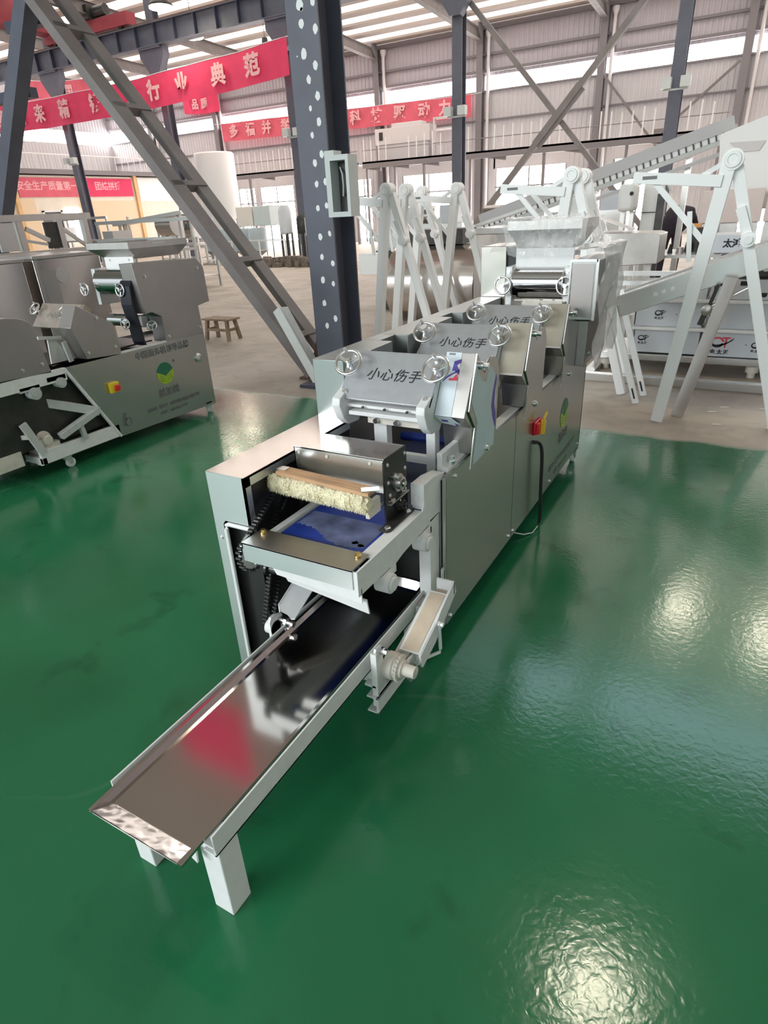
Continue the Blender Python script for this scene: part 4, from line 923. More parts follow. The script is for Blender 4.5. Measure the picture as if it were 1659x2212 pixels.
# leaning plate of the roller station
yb, zb = 2.83, .90
up = V((0, .13, .148)).normalized(); nr = V((0, -.148, .13)).normalized(); L_ = .197
P = lambda x, s, o=0: V((x, yb, zb))+up*s+nr*o
pl2 = MB().plate([P(-4.62, 0), P(-4.17, 0), P(-4.17, L_), P(-4.62, L_)], -nr, .012).build('warning_plate', M['plate_beige'], m2)
text('lettering', '小心伤手', .052, M['ink_grey'], pl2, P(-4.40, L_*.5, .0008), (1, 0, 0), up, shear=.25, space=1.12)
handwheel(pl2, P(-4.60, L_*.6, .05), nr, .045); handwheel(pl2, P(-4.26, L_*.5, .05), nr, .045)
MB().plate([P(-4.17, 0), P(-4.13, 0), P(-4.13, L_), P(-4.17, L_)], -nr, .06).build('plate_edge', M['steel_dust'], m2)
MB().prism('x', [(2.60, .685), (2.62, .86), (2.66, .87), (2.78, .70)], -4.16, -4.15).bar((-4.15, 2.55, .885), (-4.15, 2.72, .86), .02, .02).bar((-4.13, 2.72, .83), (-4.13, 2.74, .69), .03, .02, (1, 0, 0)).build('inner_rail', M['white'], m2)
MB().box(X2L+.03, -4.15, 1.9, 3.5, .69, .70).build('bed', M['dark'], m2)
# upper kneading rollers, hopper
MB().cyl((-4.50, 3.44, 1.15), (-4.16, 3.44, 1.15), .095, n=40).cyl((-4.50, 3.44, .86), (-4.12, 3.44, .86), .05, n=30).build('large_roller', M['roller'], m2)
MB().box(-4.54, -4.50, 3.38, 3.56, .98, 1.25).prism('x', [(3.36, 1.08), (3.36, 1.25), (3.56, 1.25), (3.56, .80), (3.48, .78), (3.47, .98)], -4.16, -4.12).build('roller_cheek', M['steel_satin'], m2, bevel=.003)
for x in (-4.56, -4.15): handwheel(m2, (x, 3.30, 1.105), (0, -1, .1), .045)
handwheel(m2, (-4.15, 3.28, .86), (.2, -1, .1), .04); handwheel(m2, (-4.02, 3.42, .83), (.9, -.5, .1), .035)
pn2 = MB().box(-4.50, -4.17, 3.50, 3.512, 1.225, 1.335).build('hopper_throat', M['white'], m2)
for x in (-4.44, -4.22): bolt(pn2, (x, 3.50, 1.305), (0, -1, 0), .007, .006)
hz = MB(); lo = [(-4.50, 3.52), (-4.15, 3.52), (-4.15, 3.95), (-4.50, 3.95)]; hi = [(-4.58, 3.42), (-4.10, 3.42), (-4.10, 4.02), (-4.58, 4.02)]
r1, r2, r3 = [(x, y, 1.31) for x, y in lo], [(x, y, 1.385) for x, y in hi], [(x, y, 1.43) for x, y in hi]
hz.add(r1+r2+r3, [(i, (i+1) % 4, 4+(i+1) % 4, 4+i) for i in range(4)]+[(4+i, 4+(i+1) % 4, 8+(i+1) % 4, 8+i) for i in range(4)])
h2 = hz.build('hopper', M['steel_old'], m2, smooth=False); h2.modifiers.new('solid', 'SOLIDIFY').thickness = .005
MB().plate([(-4.115, 3.66, 1.365), (-4.115, 3.78, 1.365), (-4.097, 3.78, 1.42), (-4.097, 3.66, 1.42)], (1, 0, 0), .002).build('label_plate', M['white_board'], h2)
bm2 = MB(); pts = [(3.34, 1.17), (3.31, 1.13), (3.30, 1.0), (3.32, .85), (3.33, .72), (3.34, .69)]
for (a, b), (c, d) in zip(pts, pts[1:]): bm2.prism('x', [(a, b), (c, d), (c+.02, d), (a+.02, b)], -4.17, -4.05)
bm2.build('hanging_belt', M['rubber_navy'], m2)
# switch, prints, scribble, latch
s2 = MB().box(X2, X2+.03, 2.885, 2.965, .43, .505).build('switch_box', M['yellow'], m2, bevel=.004)
MB().box(X2+.03, X2+.045, 2.915, 2.96, .44, .485).build('switch_button', M['red'], s2, bevel=.006)
leaf_logo(m2, X2+.0005, 3.436, .453, .087)
text('slogan', '中国面条机领导品牌', .062, M['ink_grey'], m2, (X2+.001, 3.46, .632), (0, 1, 0), (0, 0, 1), bold=.001)
text('company_name', '益加益', .075, M['ink_grey'], m2, (X2+.001, 3.44, .305), (0, 1, 0), (0, 0, 1), bold=.002)
text('address_line', '益加益（重庆）机械设备制造有限公司', .034, M['ink_grey'], m2, (X2+.001, 3.47, .203), (0, 1, 0), (0, 0, 1), bold=.001)
text('phone_line', '电话：400-686-1119', .034, M['ink_grey'], m2, (X2+.001, 3.455, .150), (0, 1, 0), (0, 0, 1), bold=.001)
text('registered_mark', '®', .03, M['ink_grey'], m2, (X2+.001, 3.545, .53), (0, 1, 0), (0, 0, 1))
scb = [(2.975, .255), (2.955, .215), (2.945, .17), (2.955, .155), (2.965, .19), (2.972, .22), (2.985, .20)]
MB().tube([(X2+.001, a, b) for a, b in scb], .007, 6).tube([(X2+.001, 2.99+.028*math.sin(t*.5), .182+.034*math.cos(t*.5)) for t in range(14)], .0055, 6).build('marker_scribble', M['ink_grey'], m2)
MB().lathe((X2, 3.816, .50), (1, 0, 0), [(.036, 0), (.036, .008), (.03, .012)], 24).box(X2+.012, X2+.014, 3.785, 3.847, .512, .518).build('latch', M['chrome'], m2)
# cutter lever, motor and belts in the open front
la = MB().bar((-4.16, 2.20, .44), (-4.10, 2.40, .50), .05, .05).bar((-4.10, 2.39, .495), (-3.985, 2.75, .335), .05, .06).bar((-3.985, 2.74, .345), (-4.0, 2.42, .245), .05, .045)
la.build('cutter_lever', M['white_grey'], m2, bevel=.003)
MB().bar((-4.02, 2.20, .40), (-4.0, 2.27, .17), .05, .02, (1, 0, 0)).build('upright_strut', M['white_grey'], m2); MB().bar((-3.99, 2.58, .29), (-3.995, 2.60, .17), .03, .03, (1, 0, 0)).build('upright_strut', M['white_grey'], m2)
mo = MB().cyl((-4.22, 2.33, .26), (-4.05, 2.33, .25), .055, n=20).cyl((-4.05, 2.33, .25), (-4.0, 2.33, .247), .035, n=16).box(-4.2, -4.02, 2.28, 2.42, .14, .22)
mo.build('gear_motor', M['white_dusty'], m2, bevel=.004)
MB().bar((-4.3, 2.0, .32), (-4.02, 2.24, .30), .03, .03).cyl((-4.4, 1.95, .3), (-4.25, 1.95, .3), .07, n=20).box(-4.5, -4.05, 1.8, 2.15, .12, .22).build('push_rod', M['white_dusty'], m2)
for y, z, r in ((2.53, .60, .035), (2.33, .575, .04)):
    MB().cyl((X2-.04, y, z), (X2+.02, y, z), r, n=22).cyl((X2+.02, y, z), (X2+.025, y, z), r*.6, n=18).box(X2-.03, X2, y-.09, y+.05, z+.02, z+.05).build('pillow_block', M['white_grey'], m2)
MB().bar((-4.1, 2.40, .60), (-4.1, 2.75, .32), .03, .03).bar((-4.1, 2.48, .58), (-4.1, 2.85, .25), .05, .02).build('inner_chute', M['steel_old'], m2)
MB().box(X2L+.04, X2-.06, 2.0, 2.94, .20, .60).box(X2L+.04, X2-.2, 1.8, 2.9, .10, .2).build('inner_sheet', M['dark'], m2)
caster(m2, X2-.035, 2.435); caster(m2, X2-.03, 3.85); caster(m2, X2L+.05, 3.85); caster(m2, X2L+.05, 2.43)
# rolled film by the front edge
MB().cyl((-4.05, 2.02, .75), (-4.02, 2.12, .70), .04, n=16).cyl((-4.05, 2.05, .82), (-4.02, 2.14, .79), .035, n=16).build('film_roll', M['film_white'], m2)

# ------------------------------------------------------------------ polished cabinets and gantry behind the second machine
def cabinet(lab, x0, x1, y0, y1, z0, z1, marks=True):
    o = thing('steel_cabinet', lab, 'cabinet', ((x0+x1)/2, (y0+y1)/2, 0), 'polished steel cabinets on the left')
    MB().box(x0, x1, y0, y1, z0, z1).build('body', M['steel_bent2'], o, bevel=.006)
    MB().box(x0-.01, x1+.015, y0-.01, y1+.01, z1, z1+.03).build('top_rim', M['steel_old'], o, bevel=.003)
    MB().box(x1, x1+.006, y0+.06, y0+.2, z0+.02, z1-.1).box(x1, x1+.012, y0+.02, y0+.04, z0, z1).build('door_edge', M['steel'], o)
    MB().cyl((x1, y0+.26, z1-.16), (x1+.008, y0+.26, z1-.16), .07, n=28).build('port_cover', M['chrome'], o)
    return o
cabinet('polished steel cabinet directly behind the second noodle machine', -6.6, -5.75, 3.70, 4.42, .05, 1.30)
cabinet('polished steel cabinet at the left edge, behind the second noodle machine', -6.6, -5.75, 2.75, 3.60, .05, 1.29)
ga = thing('steel_gantry', 'stainless steel gantry frame above the polished cabinets, left', 'frame', (-7.5, 5, 0))
for y in (4.0, 4.78, 5.30, 5.66): MB().box(-7.55, -7.48, y-.035, y+.035, 0, 1.66).build('post', M['steel_old'], ga)
MB().box(-7.55, -7.47, 3.9, 5.75, 1.64, 1.71).build('top_beam', M['steel_old'], ga)
MB().box(-7.55, -7.47, 3.9, 5.75, 1.26, 1.32).build('cross_beam', M['steel_old'], ga)
for a, b, z0, z1, m in ((4.50, 4.72, 1.33, 1.63, 'steel'), (5.10, 5.28, 1.33, 1.62, 'dark')): MB().box(-7.53, -7.50, a, b, z0, z1).build('panel', M[m], ga)
MB().bar((-7.5, 4.85, 1.56), (-7.5, 5.12, 1.42), .03, .05).bar((-7.5, 5.32, 1.55), (-7.5, 5.62, 1.33), .03, .04).bar((-7.5, 4.83, 1.43), (-7.5, 5.08, 1.38), .03, .03).build('link_arm', M['steel'], ga)

# ------------------------------------------------------------------ stool
st = thing('wooden_stool', 'small worn wooden stool standing alone on the concrete floor', 'stool', (-6.45, 6.72, 0))
MB().box(-6.70, -6.20, 6.58, 6.84, .275, .30).build('seat', M['stoolwood'], st, bevel=.006)
for sx in (-1, 1):
    for sy in (-1, 1):
        MB().bar((-6.45+sx*.18, 6.71+sy*.08, .275), (-6.45+sx*.21, 6.71+sy*.12, 0), .045, .04, (1, 0, 0)).build('leg', M['stoolwood'], st)
    MB().box(-6.45+sx*.19-.015, -6.45+sx*.19+.015, 6.61, 6.81, .13, .165).build('stretcher', M['stoolwood'], st)
MB().box(-6.63, -6.27, 6.60, 6.625, .13, .165).build('stretcher', M['stoolwood'], st)

# white trough leaning beside the pillar
wt = thing('white_trough', 'narrow white sheet-metal trough leaning against the foot of the dotted pillar', 'trough', (-3.75, 5.0, 0))
MB().bar((-4.06, 5.02, .72), (-3.60, 4.96, .04), .10, .015, (0, 1, 0)).build('face', M['white'], wt)
MB().bar((-4.02, 5.10, .73), (-3.56, 5.02, .05), .015, .09, (0, 1, 0)).build('side', M['white'], wt)

# ------------------------------------------------------------------ white A-shaped arm stands
def a_stand(lab, x, y):
    o = thing('arm_stand', lab, 'stand', (x, y, 0), 'white A-shaped arm stands'); w = .07
    H = 1.70
    MB().bar((x-.02, y, H), (x-.21, y, 0), .085, .085, (0, 1, 0)).build('front_leg', M['white_bright'], o, bevel=.003)
    MB().bar((x+.03, y+.03, H), (x+.57, y+.03, 0), .07, .07, (0, 1, 0)).build('rear_leg', M['white_bright'], o, bevel=.003)
    MB().cyl((x, y-.05, 1.735), (x, y+.07, 1.735), .062, n=28).lathe((x, y-.05, 1.735), (0, -1, 0), [(.05, 0), (.046, .012), (.03, .012), (.026, .006), (.012, .006)], 24).build('hub', M['white_bright'], o)
    MB().bar((x-.58, y-.035, 1.668), (x-.04, y-.035, 1.617), .045, .07).build('arm', M['white_bright'], o, bevel=.003)
    MB().box(x-.52, x-.43, y-.0595, y-.058, 1.652, 1.672).build('arm_label', M['ink_grey'], o)
    MB().bar((x-.44, y-.02, 1.63), (x-.10, y-.02, 1.27), .035, .035, (0, 1, 0)).build('diagonal_strut', M['white_bright'], o)
    MB().bar((x-.16, y-.02, 1.655), (x-.02, y-.02, 1.735), .03, .03).build('short_strut', M['white'], o)
    MB().bar((x-.20, y-.05, 1.45), (x-.16, y-.05, 1.14), .03, .012, (0, 1, 0)).build('hanging_strip', M['white_bright'], o)
    MB().bar((x+.09, y-.02, 1.46), (x+.16, y-.02, 1.30), .055, .02, (0, 1, 0)).cyl((x+.17, y-.06, 1.27), (x+.17, y+.04, 1.27), .045, n=22).cyl((x+.17, y-.075, 1.27), (x+.17, y-.06, 1.27), .026, n=18).build('bearing_link', M['white_bright'], o)
    return o
A0 = a_stand('white A-shaped arm stand nearest on the right, standing in front of the stacked white boxes', -.215, 4.96)
for x, y, s in ((-3.28, 6.0, 'nearest of the group behind the dotted pillar'), (-3.33, 6.5, 'second of the group behind the dotted pillar'), (-3.60, 7.45, 'third of the group behind the dotted pillar, in shade'), (-3.02, 7.15, 'rightmost of the group, left of the plastic-wrapped hopper'), (-1.37, 5.6, 'front of the pair rising behind the plastic-wrapped hopper'), (-1.40, 6.1, 'rear of the pair rising behind the plastic-wrapped hopper')):
    copy_thing(A0, (x, y, 0), 'white A-shaped arm stand, '+s)

# ------------------------------------------------------------------ right: stacked white boxes, steel conveyor
def qt_logo(par, x, z, y, s, red=False):
    """ring, bar and swoosh above a company name"""
    m = M['ink']; mb = MB()
    def pl_(pts, mm_): MB().plate([V((x+a*s, y, z+b*s)) for a, b in pts], (0, -1, 0), .001).build('logo_mark', mm_, par)
    arc = lambda r, a0, a1, n=14: [(-.12+r*1.15*math.cos(a0+(a1-a0)*i/n), .0+r*math.sin(a0+(a1-a0)*i/n)) for i in range(n+1)]
    pl_(arc(.42, .15, PI)+arc(.29, PI, .15), M['redprint'] if red else m)
    pl_(arc(.42, PI, 2*PI-.2)+arc(.27, 2*PI-.2, PI), m)
    pl_([(.22, .42), (.80, .42), (.74, .30), (.56, .30), (.50, -.42), (.38, -.42), (.42, .30), (.22, .30)], M['redprint'] if red else m)
    pl_([(-.62, -.12), (-.2, -.20), (.3, -.10), (.72, .12), (1.02, .40), (.92, .16), (.5, -.14), (.1, -.30), (-.3, -.28)], m)
    text('company_name', '金太鸿', s*.42, m, par, (x+.12*s, y-.0015, z-.78*s), (1, 0, 0), (0, 0, 1), bold=.004*s*3, space=1.35)
def crate(lab, x0, x1, z0, z1, logos=(), y0=6.5, y1=7.2):
    o = thing('enamel_box', lab, 'box', ((x0+x1)/2, (y0+y1)/2, z0), 'white boxes stacked on the right')
    b = MB().box(x0, x1, y0, y1, z0, z1).build('casing', M['boxwhite'], o, bevel=.004)
    MB().box(x0+.005, x0+.014, y0-.0015, y0-.0005, z0+.01, z1-.01).build('seam', M['ink'], o)
    MB().cyl((x0+(x1-x0)*.62, y0-.002, (z0+z1)/2+.005), (x0+(x1-x0)*.62, y0, (z0+z1)/2+.005), .006, n=10).build('screw', M['ink_grey'], o)
    for x, z, s, r in logos: qt_logo(o, x, z, y0-.002, s, r)
    return o
crate('white enamel box with small dark logo, lowest of the left stack behind the arm stand', -.885, -.30, .19, .41, [(-.80, .325, .062, False)])
crate('white enamel box with dark logo at middle, second from below in the left stack', -.895, -.30, .435, .655, [(-.68, .56, .06, False)])
crate('white enamel box, topmost of the left stack under the steel conveyor', -.90, -.30, .68, .80)
crate('white enamel box with large red and black logo, lowest of the right stack', -.255, .30, .185, .41, [(-.13, .315, .115, True), (.17, .30, .066, False)])
cb2 = crate('white enamel box with small red balloon sticker, second in the right stack', -.255, .32, .435, .665, [(.25, .565, .06, False), (-.22, .56, .05, False)])
MB().cyl((.145, 6.497, .565), (.145, 6.4985, .565), .028, n=20).prism('y', [(.143, .515), (.147, .515), (.147, .54), (.143, .54)], 6.497, 6.4985).build('balloon_sticker', M['redprint'], cb2)
cb3 = crate('white enamel box with two dark slots, third in the right stack', -.255, .32, .69, .86)
for a, b, z in ((-.235, -.125, .825), (-.05, .085, .83), (.04, .17, .735)): MB().prism('y', [(a, z-.02), (b-.012, z-.02), (b, z-.008), (b, z+.016), (a, z+.016)], 6.496, 6.4985).build('slot', M['ink'], cb3)
cb4 = crate('white enamel box with black end panel, topmost of the right stack', -.26, .02, .885, 1.03, [(-.10, .975, .05, False)])
MB().box(.02, .25, 6.497, 7.2, .885, 1.03).build('black_panel', M['dark'], cb4)
MB().cyl((.12, 6.49, .955), (.12, 6.497, .955), .03, n=18).build('dial', M['steel_old'], cb4)
cb5 = crate('grey enamel box with dark company name, high behind the arm stand at right', -.36, -.02, 1.06, 1.21, y0=6.75, y1=7.2)
text('company_name', '太鸿', .075, M['ink'], cb5, (-.18, 6.748, 1.135), (1, 0, 0), (0, 0, 1), bold=.003)
for i, (z, s) in enumerate(((.412, 'between the lower and second white boxes'), (.665, 'between the second and third white boxes'))):
    tag(MB().box(-.93, .35, 6.44, 6.54, z-.002, z+.022).build('white_rail', M['white'], bevel=.004), 'long white rail '+s, 'rail')
sk = thing('steel_skid', 'low stainless steel skid carrying the stacked white boxes', 'base frame', (-.4, 6.6, 0))
MB().box(-1.25, .45, 6.45, 7.25, .12, .18).build('upper_beam', M['steel'], sk, bevel=.004)
MB().box(-1.25, .45, 5.98, 6.06, 0, .075).build('lower_beam', M['steel'], sk, bevel=.004)
MB().box(-1.25, -1.15, 6.0, 7.2, 0, .06).box(.35, .45, 6.0, 7.2, 0, .06).build('cross_beam', M['steel_old'], sk)
for x in (-1.12, .18): MB().cyl((x, 6.55, 0), (x, 6.55, .05), .035, n=16).cyl((x, 6.55, .05), (x, 6.55, .12), .055, n=16).build('foot', M['white_dusty'], sk)
cvs = thing('steel_conveyor', 'tilted stainless steel conveyor frame passing behind the right arm stand', 'conveyor', (-.4, 5.4, 0))
c0, c1 = V((-.905, 5.40, .755)), V((.55, 5.42, 1.30)); dc = (c1-c0).normalized(); un = V((-dc.z, 0, dc.x))
MB().bar(c0, c1, .02, .155, (0, 0, 1)).bar(c0+un*.077+V((0, .04, 0)), c1+un*.077+V((0, .04, 0)), .10, .012).bar(c0-un*.077+V((0, .02, 0)), c1-un*.077+V((0, .02, 0)), .05, .008).build('side_rail', M['steel'], cvs, bevel=.002)
MB().bar(c0+V((0, .55, 0)), c1+V((0, .55, 0)), .02, .155).build('side_rail', M['steel'], cvs, bevel=.002)
MB().bar(c0+un*.05+V((.1, .28, 0)), c1+un*.05+V((0, .28, 0)), .5, .01).build('slide_bed', M['steel_mirror'], cvs)
for k in (.30, .36, .42): p = c0+dc*(k*1.05)+V((0, -.012, .0)); MB().cyl(p, p+V((0, -.004, 0)), .016, n=16).cyl(p+V((0, -.004, 0)), p+V((0, -.008, 0)), .008, n=10).build('bolt', M['chrome'], cvs)
for dy in (0, .28):
    x_ = -.91 if dy == 0 else -.885
    lg = MB().bar((x_, 5.37+dy, .775), (x_+.27, 5.37+dy*.9, 0), .05, .02, (0, 1, 0)).build('slotted_leg', M['white'], cvs)
    MB().bar((x_+.225, 5.358+dy*.9, .125), (x_+.255, 5.358+dy*.9, .04), .012, .003, (0, 1, 0)).build('slot', M['ink'], lg)
MB().bar((-.10, 5.30, 1.0), (-.30, 5.10, 0.0), .09, .02, (.5, 1, 0)).build('rear_leg', M['steel_old'], cvs)
MB().cyl((-.215, 5.33, .79), (.06, 5.33, .955), .012, n=10).build('tie_rod', M['chrome'], cvs)
MB().lathe((-.23, 5.33, .77), (0, -1, 0), [(.045, 0), (.04, .02), (.02, .03)], 18).build('rod_clamp', M['steel_old'], cvs)
MB().bar((-.23, 5.32, .77), (-.26, 5.32, .66), .04, .02, (0, 1, 0)).bar((-.22, 5.32, .79), (-.18, 5.32, .95), .025, .02, (0, 1, 0)).build('rod_hook', M['dark'], cvs)
# scraps on the concrete
rng = random.Random(9)
for (x, y), s in zip(((-.02, 5.46), (-.10, 5.30), (.26, 5.5), (-.05, 4.98), (.3, 5.02)), ('below the lowest logo box', 'left of the larger scrap', 'at the right edge of the view', 'nearest the green floor', 'by the right edge near the green floor')):
    tag(MB().plate([(x, y, .001), (x+.06, y+.01, .001), (x+.075, y+.03, .001), (x+.01, y+.022, .001)], (0, 0, 1), .004).build('paper_scrap', M['cube']), 'tiny pale scrap lying on the concrete, '+s, 'scrap', 'scraps on the concrete')

# ------------------------------------------------------------------ right background: inclined conveyor, bright hopper, bench, person
icv = thing('inclined_conveyor', 'long inclined slatted steel conveyor rising to the bright white hopper, upper right', 'conveyor', (-2, 11, 0))
i0, i1 = ony(1040, 492, 11), ony(1590, 285, 11); di = (i1-i0).normalized(); ui = V((-di.z, 0, di.x))
MB().bar(i0+ui*.13, i1+ui*.13, .03, .16).build('upper_rail', M['rail_grey'], icv)
MB().bar(i0-ui*.06, i1-ui*.06, .03, .06).build('middle_rail', M['white_grey'], icv)
MB().bar(i0-ui*.20, i1-ui*.20, .03, .05).build('lower_rail', M['rail_grey'], icv)
L = (i1-i0).length
MB().bar(i0+ui*.015+V((0, .03, 0)), i1+ui*.015+V((0, .03, 0)), .02, .075).build('bright_slot_band', M['white_bright'], icv)  # white bar added behind the slats to make the slots look bright
for k in range(40):
    p = i0+di*(L*(k+.5)/40); MB().bar(p-ui*.03, p+ui*.06, .02, .012, (0, 1, 0)).build('slat', M['dark'], icv)
MB().bar(i0+V((0, .6, .05)), i1+V((0, .6, .05)), .03, .2).build('far_rail', M['rail_grey'], icv)
for t in (.12, .5, .85):
    p = i0+di*L*t; MB().box(p.x-.04, p.x+.04, 11.1, 11.18, 0, p.z-.1).build('leg', M['steel_old'], icv)
p = i0+di*L*.72; MB().bar(p-ui*.2, p-ui*.45+V((.08, 0, 0)), .03, .03, (0, 1, 0)).bar(p-ui*.2+V((.15, 0, 0)), p-ui*.42+V((.2, 0, 0)), .03, .03, (0, 1, 0)).build('strut', M['white'], icv)
wh = thing('white_hopper', 'large bright white hopper housing at the head of the inclined conveyor, right edge', 'hopper', (.2, 10, 0))
q = [ony(1553, 440, 10), ony(1556, 300, 10), ony(1560, 290, 10), ony(1659, 250, 10), ony(1720, 225, 10), ony(1720, 440, 10)]
MB().prism('y', [(v.x, v.z) for v in q], 9.9, 10.9).build('housing', M['white_bright'], wh)
MB().box(q[0].x-.05, q[5].x, 9.85, 10.95, q[0].z-.08, q[0].z).build('rim', M['white_bright'], wh)
for x in (q[0].x+.1, q[5].x-.1): MB().box(x-.05, x+.05, 9.95, 10.05, 0, q[0].z-.08).build('leg', M['steel_old'], wh)
pts = [ony(1575, 308, 9.89), ony(1655, 303, 9.89), ony(1640, 325, 9.89), ony(1600, 328, 9.89)]
MB().plate(pts, (0, -1, 0), .01).build('dark_opening', M['duct'], wh)
dr = thing('white_casing', 'white rounded machine casing with a dark hole, left of the person bending over', 'machine casing', (-1.6, 10, 0))
MB().box(-1.76, -1.54, 9.8, 10.2, 1.38, 1.72).build('shell', M['white_board'], dr, bevel=.05); MB().cyl((-1.585, 9.785, 1.60), (-1.585, 9.8, 1.60), .025, n=14).build('hole', M['ink'], dr)
for x in (-1.71, -1.59): MB().box(x-.03, x+.03, 10.0, 10.06, 0, 1.38).build('leg', M['steel_old'], dr)
bx0, bx1 = ony(1392, 405, 10.3), ony(1428, 400, 10.3)
cbn = thing('white_cabinet', 'tall pale cabinet with a dark handle line behind the bending person', 'cabinet', (bx0.x, 10.5, 0))
MB().box(bx0.x, bx1.x, 10.3, 10.8, 0, 1.72).build('body', M['white_board'], cbn, bevel=.006); MB().box(bx0.x+.01, bx1.x-.03, 10.285, 10.3, 1.345, 1.355).build('handle_line', M['ink'], cbn)
tag(MB().box(-1.29, -1.19, 10.1, 10.2, 0, 1.58).build('dark_post', M['dark']), 'dark upright post just left of the bending person', 'post')
for i, (x0_, x1_, s) in enumerate(((-.66, -.46, 'left of the arm stand hub post'), (-.44, -.22, 'behind the right arm stand'), (-.19, .0, 'right of the arm stand'), (.03, .25, 'at the right edge'))):
    o = thing('pale_cabinet', 'pale pinkish cabinet in the bright back right row, '+s, 'cabinet', ((x0_+x1_)/2, 9.3, 0), 'pale cabinets on the right')
    MB().box(x0_, x1_, 9.2, 9.7, 1.22, 1.58).build('body', M['pale_pink'], o, bevel=.008); MB().box(x0_+.02, x1_-.02, 9.25, 9.65, 0, 1.22).build('plinth', M['steel_old'], o)
wb = thing('work_bench', 'stainless workbench covered with small dark parts in front of the worker', 'workbench', (-.7, 8.2, 0))
MB().box(-1.25, .3, 7.9, 8.8, .93, .96).build('top', M['steel'], wb)
for x in (-1.2, .25):
    for y in (7.95, 8.75): MB().box(x-.025, x+.025, y-.025, y+.025, 0, .93).build('leg', M['steel_old'], wb)
MB().box(-1.22, .28, 7.95, 8.75, .30, .32).build('lower_shelf', M['steel_old'], wb)
rng = random.Random(21)
for i in range(9):
    x, y = -.95+i*.10+rng.uniform(-.02, .02), 8.0+rng.uniform(0, .4)
    h = rng.uniform(.05, .14)
    s = ('the leftmost', 'second from left', 'third from left', 'fourth from left', 'the middle one', 'fourth from right', 'third from right', 'second from right', 'the rightmost')[i]
    o = MB().cyl((x, y, .96), (x, y, .96+h), rng.uniform(.025, .05), rng.uniform(.01, .04), n=14).build('machine_part', M[rng.choice(['dark', 'chain', 'steel_old'])])
    tag(o, 'small dark turned metal part on the stainless workbench, '+s, 'metal part', 'parts on the workbench')
tag(MB().box(-.70, -.52, 8.5, 8.7, .96, 1.205).build('tool_box', M['dark']), 'dark toolbox on the workbench right of the worker, under the orange carton', 'toolbox')
tag(MB().box(-.68, -.58, 8.52, 8.62, 1.205, 1.245).build('orange_carton', M['orange_light']), 'small orange carton lying on the dark toolbox', 'carton')
# closed steel body of the next machine, left of the workbench
nb = thing('steel_machine_body', 'long polished steel machine body just right of the plastic-wrapped guard', 'machine', (-1.1, 6.9, 0))
MB().prism('y', [(-1.64, .883), (-.85, .926), (-.85, 1.20), (-.91, 1.217), (-1.48, 1.232), (-1.64, 1.18)], 7.28, 7.85).build('casing', M['steel_old'], nb, bevel=.006)
MB().bar((-1.58, 7.5, 1.40), (-1.15, 7.5, 1.25), .25, .012).build('open_lid', M['steel_old'], nb)
for x in (-1.54, -.95): MB().box(x-.03, x+.03, 7.4, 7.45, 0, .92).build('leg', M['steel_old'], nb)
MB().box(-1.5, -.45, 6.78, 6.84, .86, .90).box(-1.5, -.55, 6.7, 6.76, .78, .82).box(-1.5, -.65, 6.62, 6.68, .69, .75).build('stacked_rail', M['chrome'], nb)

# the worker bending over the bench (seen from behind)
wk = thing('person', 'worker in dark clothes bending far forward beside the dark post, seen from behind', 'person', (-1.37, 13.2, 0))
def skin_body(name, m, par, verts, edges, radii, sub=2):
    me = bpy.data.meshes.new(name); me.from_pydata([tuple(V(v)-V(par.location)) for v in verts], edges, []); o = bpy.data.objects.new(name, me); COL.objects.link(o); o.parent = par
    o.modifiers.new('skin', 'SKIN').use_smooth_shade = True; s = o.modifiers.new('sub', 'SUBSURF'); s.levels = sub; s.render_levels = sub
    for i, r in enumerate(radii):
        d = me.skin_vertices[0].data[i]; d.radius = r if isinstance(r, tuple) else (r, r); d.use_root = (i == 0)
    me.materials.append(m); return o
X0, Y0 = -1.37, 13.2
vs = [(X0, Y0, .98), (X0+.03, Y0+.12, 1.14), (X0+.07, Y0+.26, 1.26), (X0+.12, Y0+.40, 1.29), (X0+.18, Y0+.50, 1.23), (X0+.22, Y0+.56, 1.17),
      (X0-.10, Y0, .92), (X0-.12, Y0+.04, .50), (X0-.12, Y0-.03, .10), (X0-.12, Y0+.10, .05),
      (X0+.10, Y0, .92), (X0+.13, Y0+.03, .50), (X0+.13, Y0-.04, .10), (X0+.13, Y0+.10, .05),
      (X0-.06, Y0+.44, 1.22), (X0-.10, Y0+.56, 1.02), (X0+.06, Y0+.68, .93),
      (X0+.28, Y0+.34, 1.22), (X0+.36, Y0+.46, 1.02), (X0+.34, Y0+.62, .93)]
es = [(0, 1), (1, 2), (2, 3), (3, 4), (4, 5), (0, 6), (6, 7), (7, 8), (8, 9), (0, 10), (10, 11), (11, 12), (12, 13), (3, 14), (14, 15), (15, 16), (3, 17), (17, 18), (18, 19)]
rd = [(.23, .20), (.25, .20), (.26, .20), (.22, .17), .07, .06, .105, .07, .05, .045, .105, .07, .05, .045, .07, .05, .04, .07, .05, .04]
body = skin_body('body', M['cloth_dark'], wk, vs, es, rd)
MB().ball((X0+.25, Y0+.60, 1.13), .105, 14).build('hair', M['hair'], wk)
hd_ = MB().ball((X0+.265, Y0+.635, 1.09), .092, 14); hd_.ball((X0+.29, Y0+.71, 1.05), .018, 8)
for s in (-1, 1): hd_.ball((X0+.265+s*.09, Y0+.635-s*.03, 1.09), .022, 8)
hd_.build('head', M['skin'], wk)
